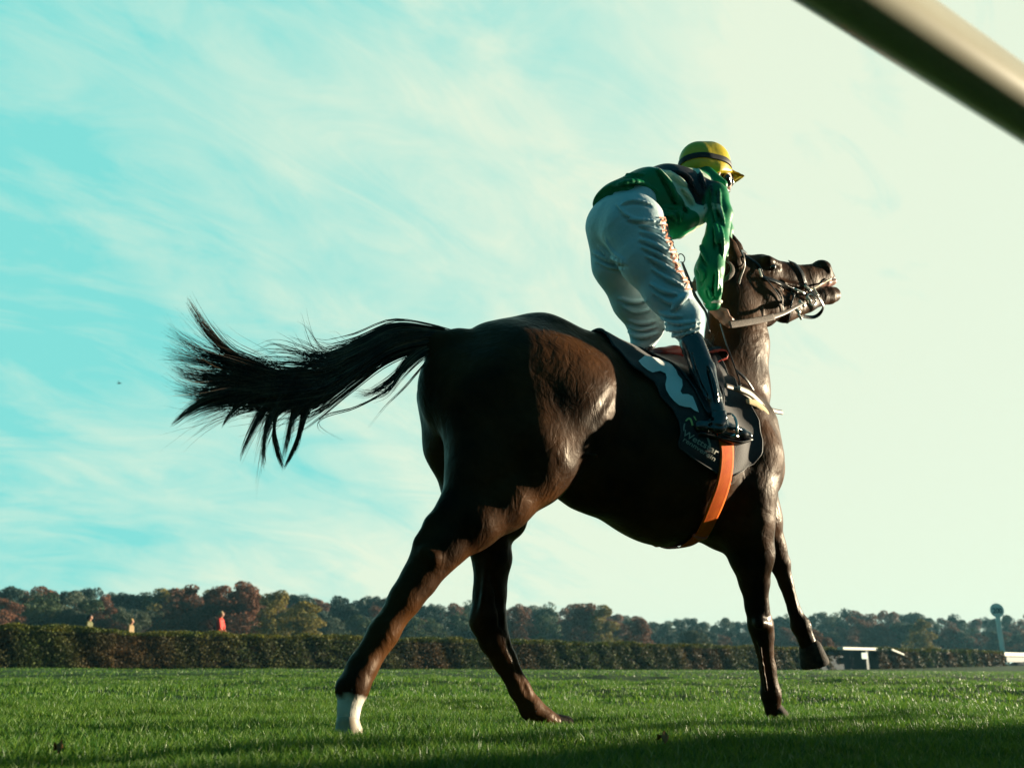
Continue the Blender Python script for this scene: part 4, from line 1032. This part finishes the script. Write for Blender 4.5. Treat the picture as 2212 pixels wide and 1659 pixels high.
# boots
def boot(L, FT, s, sole):
    up = [(a, b, c, r * 1.08) for a, b, c, r in L]
    o = cloth_part('boot', bootm, [(up, .015, 1, 'add'), (FT, .015, .85, 'add')], h=.005,
                   clips=[(Q(L[0][0] + 1, L[0][1] - 8, L[0][2], 1)[0], qc(L[0][0], L[0][1], L[0][2]) - qc(L[1][0], L[1][1], L[1][2]))],
                   lines=[[(L[3][0] - 16, L[3][1] - 14 + j * 11), (L[3][0], L[3][1] - 9 + j * 11), (L[3][0] + 16, L[3][1] - 16 + j * 11), 1.3] for j in range(4)] + [[(1497, 760), (1512, 810), (1528, 850), .8], [(1530, 790), (1542, 830), (1550, 870), .9], [(1560, 918), (1580, 926), (1600, 928), .9]])
    mb = MB(); P = [H(x, y, c) for x, y, c in sole]; V, Fx = strap_geo(P, [.026, .034, .036, .022], .006, np.tile([0, 0, -1.0], (len(P), 1)), 16)
    mb.add(V, Fx); mb.build('sole', mat('boot_sole', (0.02, 0.018, 0.016), rough=0.5), o); return o
b1 = boot(SHR, [(1512, 922, .35, 15), (1545, 925, .355, 20), (1575, 932, .365, 18), (1600, 938, .375, 14), (1616, 941, .38, 10)], 1,
     [(1508, 938, .35), (1545, 948, .355), (1590, 958, .37), (1620, 951, .38)])
boot(SHL, FTL, -1, [(1395, 935, -.36), (1420, 943, -.365), (1450, 950, -.375), (1474, 948, -.38)])

# cap, peak, goggles
cap = sdpart('cap', person, yellow, [([(1511, 352, 0, 46), (1532, 353, 0, 47)], .03, .90, 'add'), ([(1500, 368, 0, 26), (1530, 375, 0, 32), (1556, 386, 0, 26)], .02, 1.2, 'add')], h=.005,
             clips=[(qc(1530, 388), np.array([0, 0, 0]) + (qc(1545, 420) - qc(1530, 380)) + 0)])
sdpart('cap_peak', person, yellow, [([(1566, 378, 0, 5), (1582, 386, 0, 4.5), (1594, 389, 0, 3)], .012, 8.0, 'add')], h=.004)
mb = MB(); hc = H(1524, 354, 0); dn = H(1500, 300, 0) - H(1524, 354, 0); dn = dn / np.linalg.norm(dn)
f_ = H(1585, 376, 0) - H(1463, 344, 0); a_ = f_ / 2; c_ = (H(1585, 376, 0) + H(1463, 344, 0)) / 2; lat = HN * .104
nrm_ = np.cross(a_, lat); nrm_ /= np.linalg.norm(nrm_)
up_ = np.array([0, 0, 1.0])
P = []; N_ = []
for t in np.linspace(0, 2 * math.pi, 48):
    r_ = a_ * math.cos(t) + lat * 1.10 * math.sin(t); P.append(c_ + r_ * 1.0 + up_ * 0.006 * 1); N_.append(r_ / np.linalg.norm(r_))
tmp = bmesh.new(); tmp.from_mesh(cap.data); bmesh.ops.translate(tmp, verts=tmp.verts, vec=Vector(rloc(cap))); CBV = BVHTree.FromBMesh(tmp); tmp.free()
for i, r_ in enumerate(N_):
    hit, nn_, k_, ds_ = CBV.ray_cast(Vector(c_ + r_ * 0.4), Vector(-r_), 0.4)
    if hit is not None: P[i] = np.array(hit) + r_ * .003
V, Fx = strap_geo(P, .015, .003, N_, 60); mk('goggle_strap', V, Fx, mat('goggle_band', (0.012, 0.011, 0.013), rough=0.6), person)
sdpart('goggles', person, mat('goggle_shell', (0.01, 0.01, 0.012), rough=0.12, spec=0.8, coat=1.0),
       [([(1567, 385, .045, 11), (1570, 394, .03, 11)], .006, 1, 'add'), ([(1573, 385, -.045, 11), (1575, 394, -.03, 11)], .006, 1, 'add'), ([(1571, 386, 0, 8), (1573, 396, 0, 8)], .006, 2, 'add')], h=.004)
sdpart('chin_strap', person, mat('chin_band', (0.012, 0.012, 0.014), rough=0.5), [([(1552, 384, .078, 5), (1560, 400, .062, 5), (1570, 412, .03, 5), (1574, 412, -.03, 5)], .005, .8, 'add')], h=.004)
# ------------------------------------------------------------------ hedge, trees, spectators, far fittings
def leafcloud(P, N, size, flat=0.5):
    """leaf-sized quads at P facing about N"""
    n = len(P); A = rng.normal(size=(n, 3)) * flat * 2 + N; A /= np.linalg.norm(A, axis=1)[:, None]
    B = np.cross(A, rng.normal(size=(n, 3))); B /= np.linalg.norm(B, axis=1)[:, None] + 1e-9; C_ = np.cross(A, B)
    s = (size * rng.uniform(.6, 1.3, n))[:, None]
    V = np.stack([P - B * s, P - C_ * s * .6, P + B * s, P + C_ * s * .6], 1).reshape(-1, 3)
    return V, np.arange(4 * n).reshape(n, 4)
def leafmat(name, a, b, tr=0.25):
    return mat(name, a, rough=0.6, spec=0.25, c2=b, nscale=0.9, attr='Col', trans=tr, ndetail=4)
hedgem = leafmat('hedge_leaf', (0.055, 0.052, 0.012), (0.130, 0.078, 0.020))
hcore = mat('hedge_twigs', (0.016, 0.014, 0.009), rough=0.95, spec=0.05, c2=(0.03, 0.022, 0.014), nscale=3)
def hedge(t0, t1, n, label, H_=1.36, W_=0.9, back=0.0):
    L = t1 - t0; o = np.array([HL0[0] + HNRM[0] * back, HL0[1] + HNRM[1] * back, 0]); D = np.array([*HDIR, 0]); Nn = np.array([*HNRM, 0])
    r = root('hedge', o + D * (t0 + t1) / 2, label, 'hedge', 'clipped hedges across the course')
    # core with an uneven front and top
    m = 90; V = []; F = []
    prof = [(0, 0.10), (0, .4), (.02, H_ - .22), (.2, H_ - .12), (W_ - .2, H_ - .12), (W_, H_ - .2), (W_, 0)]
    for i in range(m + 1):
        t = t0 + .15 + (L - .3) * i / m
        for d, z in prof:
            V.append(o + D * t + Nn * (d + .15 + .05 * math.sin(t * 3 + z * 5)) + np.array([0, 0, z + .04 * math.sin(t * 2.3 + d)]))
    k = len(prof)
    for i in range(m):
        for j in range(k - 1): F.append((i * k + j, (i + 1) * k + j, (i + 1) * k + j + 1, i * k + j + 1))
    F.append(tuple(range(k))); F.append(tuple(m * k + j for j in range(k - 1, -1, -1)))
    mk('twigs', V, F, hcore, r, False)
    t = t0 + L * rng.random(n); face = rng.random(n)
    d = np.where(face < .62, rng.uniform(-.03, .22, n), rng.uniform(0, W_ + .15, n)); z = np.where(face < .62, rng.uniform(.04, H_, n), H_ - rng.uniform(-.03, .16, n) + .03 * np.sin(t * 5))
    bulge = .07 * np.sin(t * 1.9 + z * 2.2) * np.sin(t * .83 + 1) + .05 * np.sin(t * 4.7 + 3 * z); d = d + np.where(face < .62, bulge, 0)
    tops = .045 * np.sin(t * 1.1) + .03 * np.sin(t * 3.3 + 1); z = np.where(z > H_ - .3, z + tops, z)
    gap = (np.sin(t * 2.7 + 5 * np.sin(z * 2)) * np.sin(t * 1.3 + z * 6) > .55) & (z < .9) & (rng.random(n) < .75)
    keep = ~gap; t, d, z, face = t[keep], d[keep], z[keep], face[keep]; n = len(t)
    P = o + D * t[:, None] + Nn * d[:, None] + np.stack([0 * z, 0 * z, z], 1)
    nn = np.where((face < .62)[:, None], -Nn, np.array([0, 0, 1.0]))
    V, F = leafcloud(P, nn, 0.035 + 0.0006 * t, .6)
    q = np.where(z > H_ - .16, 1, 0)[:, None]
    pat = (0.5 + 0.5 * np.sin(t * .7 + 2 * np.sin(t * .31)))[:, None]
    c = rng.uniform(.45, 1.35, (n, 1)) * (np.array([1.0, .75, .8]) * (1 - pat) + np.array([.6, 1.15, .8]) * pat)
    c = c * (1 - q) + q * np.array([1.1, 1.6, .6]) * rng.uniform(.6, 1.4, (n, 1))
    li = rng.random(n) < .04; c[li] *= 2.2
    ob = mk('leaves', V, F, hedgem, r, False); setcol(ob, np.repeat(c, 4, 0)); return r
def tpar(px):
    """station along the hedge line seen at picture column px"""
    d = ray(px, 1436)[:2]; M = np.array([[d[0], -HDIR[0]], [d[1], -HDIR[1]]]); s = np.linalg.solve(M, HL0 - CAM[:2]); return s[1]
T = {p: tpar(p) for p in (-70, 246, 232, 1838, 1902, 2172, 2230)}
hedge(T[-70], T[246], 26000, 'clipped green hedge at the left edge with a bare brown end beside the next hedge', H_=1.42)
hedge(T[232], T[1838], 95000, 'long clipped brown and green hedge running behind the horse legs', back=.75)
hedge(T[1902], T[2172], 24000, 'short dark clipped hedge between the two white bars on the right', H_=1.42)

# white barred gaps
whitep = mat('white_paint', (0.78, 0.74, 0.62), rough=0.4); darkb = mat('dark_blue_board', (0.008, 0.028, 0.045), rough=0.8)
tealp = mat('pale_teal_paint', (0.20, 0.42, 0.42), rough=0.5); greyt = mat('grey_teal', (0.05, 0.09, 0.10), rough=0.6)
X3 = np.array([*HDIR, 0]); Y3 = np.array([*HNRM, 0]); Z3 = np.array([0, 0, 1.0]); o3 = np.array([HL0[0], HL0[1], 0])
g = root('barrier_gate', o3 + X3 * (T[1838] + T[1902]) / 2, 'white topped barrier on a post in the gap between two hedges', 'barrier')
w = (T[1902] - T[1838]); c0 = o3 + X3 * (T[1838] + T[1902]) / 2 + Y3 * .3
mb = MB(); mb.box(c0 + Z3 * 1.36 + X3 * .35, (w / 2 + .9, .22, .085), X3, Y3, Z3); mb.build('top_bar', whitep, g, False, .02)
mb = MB(); e = c0 + X3 * (w / 2 + .7) + Z3 * 1.26 - Y3 * .1; mb.box(c0 + X3 * (w / 2 + 1.9) + Z3 * 1.20 - Y3 * .45, (.72, .06, .05), X3 * .975 - Z3 * .222, Y3, Z3); mb.build('arm', whitep, g, False, .01)
mb = MB(); mb.box(c0 + X3 * w * .17 + Z3 * .64, (.13, .08, .64), X3, Y3, Z3); mb.build('post', greyt, g, False, .01)
mb = MB(); mb.box(c0 + X3 * w * .06 + Z3 * .92 - Y3 * .12, (w * .10, .02, .20), X3, Y3, Z3); mb.build('notice_board', tealp, g, False, .01)
mb = MB(); mb.box(c0 + Y3 * .5 + Z3 * .63, (w / 2 + 2.0, .03, .63), X3, Y3, Z3); mb.build('back_panel', darkb, g, False)
g = root('covered_stand', o3 + X3 * (T[2172] + 3), 'white roofed stand with a dark arched cover at the far right edge', 'stand')
c0 = o3 + X3 * (T[2172] + 4.5) + Y3 * .4
mb = MB(); mb.box(c0 + Z3 * 1.22, (4.4, .4, .14), X3, Y3, Z3); mb.build('roof', whitep, g, False, .03)
mb = MB(); mb.box(c0 + Z3 * .86 - Y3 * .05, (4.0, .25, .22), X3, Y3, Z3); mb.build('valance', greyt, g, False, .02)
mb = MB(); arch = [c0 + X3 * (.3 + 3.4 * math.cos(t)) + Z3 * (.02 + .78 * math.sin(t)) - Y3 * .45 for t in np.linspace(0, math.pi, 20)]
bk = [p + Y3 * .8 for p in arch]; n = 20; mb.add(arch + bk, [tuple(range(n)), tuple(range(2 * n - 1, n - 1, -1))] + [(i, n + i, n + i + 1, i + 1) for i in range(n - 1)]); mb.build('cover', darkb, g)

# distance marker
d = at_y(2154, 1318, 78.0); mk_ = root('distance_marker', (d[0], d[1], 0), 'round pale distance marker on a tall post above the right end of the hedge', 'sign')
fx = np.array([0.86, 0.51, 0]); fx = np.array([1.0, 0.0, 0]); fy = np.array([0, -1.0, 0])
mb = MB(); rr = 0.56; ccd = d
ring0 = [ccd + fx * rr * math.cos(t) + Z3 * rr * math.sin(t) for t in np.linspace(0, 2 * math.pi, 41)[:-1]]; ring1 = [p - fy * .06 for p in ring0]
mb.add(ring0 + ring1, [tuple(range(40)), tuple(range(79, 39, -1))] + [(i, 40 + i, 40 + (i + 1) % 40, (i + 1) % 40) for i in range(40)]); disc = mb.build('disc', mat('marker_disc', (0.80, 0.93, 0.90), rough=0.5), mk_, False)
mb = MB(); mb.box(np.array([d[0], d[1] + .05, (d[2] - rr) / 2 + .1]), (.17, .06, (d[2] - rr) / 2 + .1)); mb.build('post', mat('marker_post', (0.75, 0.88, 0.84), rough=0.5), mk_, False, .01)
cu = bpy.data.curves.new('t', 'FONT'); cu.body = '200'; cu.align_x = 'CENTER'; cu.offset = .025; cu.extrude = .01
to = bpy.data.objects.new('t', cu); COL.objects.link(to); bpy.context.view_layer.update(); me = bpy.data.meshes.new_from_object(to)
Vt = [ccd + fx * v.co.x * .52 + Z3 * (v.co.y * .60 - .22) + fy * (.02 + v.co.z) for v in me.vertices]
mk('numerals', Vt, [tuple(f.vertices) for f in me.polygons], mat('marker_ink', (0.004, 0.09, 0.12), rough=0.6), disc, False); bpy.data.objects.remove(to)

# trees
def interp(px, tab): return float(np.interp(px, [a for a, b in tab], [b for a, b in tab]))
barkm = mat('bark', (0.05, 0.035, 0.025), rough=0.9, c2=(0.08, 0.06, 0.045), nscale=4)
KIND = {'pine': leafmat('pine_leaf', (0.018, 0.040, 0.034), (0.040, 0.066, 0.045), .1), 'oak': leafmat('oak_leaf', (0.035, 0.062, 0.026), (0.070, 0.090, 0.030)),
        'rust': leafmat('rust_leaf', (0.120, 0.048, 0.028), (0.26, 0.105, 0.050)), 'gold': leafmat('gold_leaf', (0.110, 0.110, 0.020), (0.28, 0.19, 0.030)),
        'grey': leafmat('grey_leaf', (0.045, 0.068, 0.045), (0.095, 0.105, 0.060))}
def crown_mesh(kind, seed):
    g_ = np.random.default_rng(seed); nl = 34; P = []; Nn = []
    for i in range(nl):                                    # unit tree: height 1, crown from .22
        a = g_.uniform(0, 2 * np.pi); zz = g_.uniform(.24, .90); rr = g_.uniform(.02, .36) * max(1.06 - zz, .05) ** .6
        if kind == 'pine': rr *= .8
        c = np.array([math.cos(a) * rr, math.sin(a) * rr, zz]); r_ = g_.uniform(.075, .15) * (1.1 - .45 * zz)
        n = 210; v = g_.normal(size=(n, 3)); v /= np.linalg.norm(v, axis=1)[:, None]
        q = r_ * g_.uniform(.55, 1.08, (n, 1)) ** .5; P.append(c + v * q * np.array([1.1, 1.1, .85])); Nn.append(v)
    P = np.concatenate(P); Nn = np.concatenate(Nn); global rng; old = rng; rng = g_
    V, F = leafcloud(P, Nn, .0155, .35); rng = old
    me_o = mk('crown', V, F, KIND[kind], None, False)
    c = np.repeat(g_.uniform(.6, 1.35, (len(P), 1)) * np.ones((1, 3)), 4, 0); setcol(me_o, c); me = me_o.data; bpy.data.objects.remove(me_o); return me
def trunk_mesh(seed):
    g_ = random.Random(seed); mb = MB(); mb.tube([(0, 0, -.02), (.005, 0, .25), (.0, .01, .55), (.01, 0, .8)], [.028, .022, .014, .004], 8, sm=12)
    for i in range(7):
        a = g_.uniform(0, 6.28); z = g_.uniform(.22, .6); l = g_.uniform(.14, .26)
        mb.tube([(0, 0, z), (math.cos(a) * l * .5, math.sin(a) * l * .5, z + l * .4), (math.cos(a) * l, math.sin(a) * l, z + l * .9)], [.011, .007, .002], 6, sm=7)
    o = mk('trunk', mb.V, mb.F, barkm); me = o.data; bpy.data.objects.remove(o); return me
CM = {k: [crown_mesh(k, 10 * i + j) for j in range(3)] for i, k in enumerate(KIND)}; TM = [trunk_mesh(s) for s in (1, 2, 3)]
DESC = {'pine': 'dark bluish pine', 'oak': 'dark green tree', 'rust': 'red-brown autumn tree', 'gold': 'golden-green autumn tree', 'grey': 'grey-green tree'}
PR = random.Random(5)
def place(px, top, dist, kind, wide, label, group):
    hz_ = 1435 + (px - CX) * .0063; h = (hz_ - top) * .917 / FPX * dist + CAM[2]
    dd = ray(px, 1436); P = CAM + dd * (dist / math.hypot(dd[0], dd[1])); zb = float(bank(P[0], P[1])); h = max(h - zb, 1.5) * 1.06
    r = root(kind + '_tree' if kind == 'pine' else 'tree', (P[0], P[1], zb), label, 'tree', group); r.rotation_euler.z = PR.uniform(0, 6.28)
    for nm, me in (('trunk', TM[PR.randrange(3)]), ('crown', CM[kind][PR.randrange(3)])):
        o = bpy.data.objects.new(nm, me); COL.objects.link(o); o.parent = r; o.scale = (h * wide, h * wide, h)
TOP = [(-60, 1292), (0, 1288), (100, 1283), (200, 1284), (300, 1283), (360, 1276), (700, 1290), (800, 1288), (900, 1300), (1000, 1302), (1100, 1306), (1200, 1304), (1300, 1310), (1360, 1330), (1420, 1334), (1500, 1338), (1600, 1342), (1700, 1338), (1800, 1328), (1870, 1323), (1950, 1332), (2050, 1334), (2150, 1343), (2260, 1340)]
def where(px):
    if px < 720: return 'left of the hind leg'
    if px < 1100: return 'between the hind legs'
    if px < 1640: return 'under the belly'
    return 'right of the fore legs'
def kindat(px):
    seq = [(330, ['pine', 'rust', 'grey', 'oak', 'pine']), (600, ['rust', 'gold', 'rust']), (1080, ['pine', 'oak', 'rust', 'pine', 'grey']), (1380, ['rust', 'oak', 'grey', 'rust']), (1700, ['pine', 'grey', 'rust', 'pine']), (9999, ['grey', 'rust', 'oak', 'rust', 'pine'])]
    for lim, ks in seq:
        if px < lim: return ks[PR.randrange(len(ks))]
px = -55; cnt = {}
while px < 2270:
    k = kindat(px); t = interp(px, TOP) + PR.uniform(-6, 9); dist = 125 + 85 * max(px, 0) / 2212
    place(px, t, dist * PR.uniform(.95, 1.05), k, 1.0, '%s in the far wood line %s' % (DESC[k], where(px)), 'far wood trees: %s %s' % (k, where(px)))
    k2 = kindat(px); place(px + 13, t + PR.uniform(16, 42), dist * PR.uniform(.80, .88), k2, 1.35, '%s lower at the front of the wood %s' % (DESC[k2], where(px + 13)), 'front wood trees: %s %s' % (k2, where(px + 13)))
    px += 25 + PR.uniform(-5, 5)
for (px, t, dist, k, wd, lab) in (
    (395, 1270, 105, 'rust', 1.25, 'tall dark rust-brown tree, left of the two highest crowns behind the left hedge'),
    (455, 1268, 104, 'rust', 1.2, 'rust-brown tree right above the person in the red top'),
    (520, 1258, 102, 'rust', 1.2, 'highest red-brown crown of the wood, on the left'),
    (590, 1277, 98, 'gold', 1.25, 'golden-green rounded tree just right of the highest red-brown crown'),
    (648, 1300, 88, 'gold', 1.7, 'broad low golden-green tree sloping down to the hedge left of the hind leg'),
    (1120, 1308, 120, 'rust', 1.1, 'orange-brown tree just right of the far hind leg'),
    (1270, 1300, 125, 'rust', 1.2, 'tallest russet tree under the belly of the horse'),
    (1305, 1305, 124, 'gold', 1.1, 'yellowish tree beside the tallest russet tree under the belly'),
    (1385, 1330, 110, 'rust', 1.3, 'low orange-brown tree where the wood line drops under the belly'),
    (1500, 1362, 95, 'grey', 1.9, 'low rounded grey-green bush-like tree above the hedge under the girth'),
    (1760, 1362, 90, 'rust', 1.6, 'low bright orange-brown tree behind the raised hoof'),
    (1790, 1378, 88, 'rust', 1.6, 'lowest orange-brown bushy tree left of the white barrier'),
    (2000, 1345, 130, 'gold', 1.2, 'olive-yellow tree left of the distance marker')):
    place(px, t, dist, k, wd, lab, None)
hill = []
# spectators behind the hedge
def spectator(px, top, back, shirt, hairc, pants, label, lean=0.0, face=1):
    hz_ = 1435 + (px - CX) * .0063; t_ = tpar(px); dist = float(np.hypot(*(HL0 + HDIR * t_ + HNRM * back))); zt = (hz_ - top) * .917 / FPX * dist + CAM[2]
    dd = ray(px, 1436); P = CAM + dd * (dist / math.hypot(dd[0], dd[1])); zb = float(bank(P[0], P[1])); Hh = zt - zb
    r = root('person', (P[0], P[1], zb), label, 'person', None); k = Hh / 1.75
    def fig(prims, name, m, h=.014):
        pts = np.array([p[:3] for L in prims for p in L[0]]); f = Field(pts.min(0) * k - .16, pts.max(0) * k + .16, h)
        for L, kk, kv in prims: f.chain([((p[0] * k, p[1] * k, p[2] * k), p[3] * k) for p in L], kk, kv)
        V, F = f.nets(); V = relax(V, F, 2); mk(name, V + np.array([P[0], P[1], zb]), F, m, r)
    l = lean
    arms = [[(.0, s * .19, 1.40, .05), (.03 + l, s * .25, 1.14, .042), (.16 + l, s * .2, .95, .034), (.24 + l, s * .16, .93, .03)] for s in (-1, 1)]
    legs = [[(0, s * .09, .92, .085), (.02, s * .1, .5, .06), (0, s * .1, .08, .045), (.13, s * .11, .04, .035)] for s in (-1, 1)]
    body = [([(0, 0, .95, .12), (0, 0, 1.15, .11), (0, 0, 1.36, .12)], .05, 1.35), ([(0, 0, 1.4, .075), (.01, 0, 1.55, .07)], .02, 1), ([(.015, 0, 1.60, .09), (.03, 0, 1.65, .105)], .02, .85), ([(.13, 0, 1.615, .016), (.138, 0, 1.60, .018)], .015, 1)]
    fingers = [([(.24 + l, s * .16 + j * .012, .93, .012), (.31 + l, s * .16 + j * .014, .90, .009)], .006, 1) for s in (-1, 1) for j in (-2, -1, 0, 1, 2)]
    fig([(a, .02, 1) for a in arms] + [(a, .03, 1) for a in legs] + body + fingers, 'body', skin)
    fig([([(0, 0, .93, .135), (0, 0, 1.15, .13), (0, 0, 1.37, .155)], .05, 1.35)] + [([(p[0], p[1], p[2], p[3] + .04) for p in a[:2]], .04, 1) for a in arms], 'shirt', shirt)
    fig([([(p[0], p[1], p[2], p[3] + .015) for p in a[:3]], .03, 1) for a in legs] + [([(0, -.05, .95, .12), (0, .05, .95, .12)], .04, 1)], 'trousers', pants)
    fig([([(-.015, 0, 1.68, .112), (.0, 0, 1.70, .108)], .02, .88), ([(-.06, 0, 1.60, .06), (-.05, 0, 1.64, .07)], .03, 1)], 'hair', hairc, h=.012)
dk = mat('dark_trousers', (0.03, 0.03, 0.04), rough=0.8)
spectator(467, 1325, 3.0, mat('red_top', (0.70, 0.035, 0.02), rough=0.7), mat('fair_hair', (0.30, 0.20, 0.10), rough=0.6), dk, 'person in a bright red top standing behind the hedge', .05)
spectator(180, 1336, 2.6, mat('olive_top', (0.10, 0.10, 0.03), rough=0.7), mat('black_hair', (0.015, 0.010, 0.008), rough=0.5), dk, 'dark-haired person whose head shows over the hedge at the far left')
spectator(272, 1343, 2.6, mat('tan_top', (0.25, 0.17, 0.07), rough=0.7), mat('blond_hair', (0.42, 0.27, 0.09), rough=0.6), dk, 'fair-haired person whose head just shows over the hedge, between the other two')
# small insect / bird specks in the sky
bird = mat('bird_feather', (0.01, 0.012, 0.014), rough=0.8)
bp = at_y(253, 828, 40); mb = MB(); mb.tube([bp, bp + np.array([.10, 0, .0]), bp + np.array([.2, 0, .02])], [.015, .035, .008], 8, sm=8)
mb.tube([bp + np.array([.08, 0, .02]), bp + np.array([.05, .05, .10]), bp + np.array([-.02, .08, .13])], [.02, .02, .003], 6, flat=.3, sm=8); tag(mb.build('bird', bird), 'tiny dark bird alone in the sky left of the tail', 'bird')

# the far wood fades into blue-green air
hb = bmesh.new(); bmesh.ops.create_cube(hb, size=1.0)
for v in hb.verts: v.co = Vector((v.co.x * 900 + 50, v.co.y * 960 + 420, v.co.z * 20.5 + 9.0))
me = bpy.data.meshes.new('haze'); hb.to_mesh(me); hb.free(); ho = bpy.data.objects.new('haze', me); COL.objects.link(ho); ho['kind'] = 'stuff'
hm = bpy.data.materials.new('haze_air'); hm.use_nodes = True; nt = hm.node_tree; nt.nodes.clear()
pv = nt.nodes.new('ShaderNodeVolumePrincipled'); pv.inputs['Color'].default_value = (0.32, 0.80, 1.0, 1); pv.inputs['Density'].default_value = 0.00036; pv.inputs['Anisotropy'].default_value = 0.2
out = nt.nodes.new('ShaderNodeOutputMaterial'); nt.links.new(pv.outputs[0], out.inputs['Volume']); me.materials.append(hm)
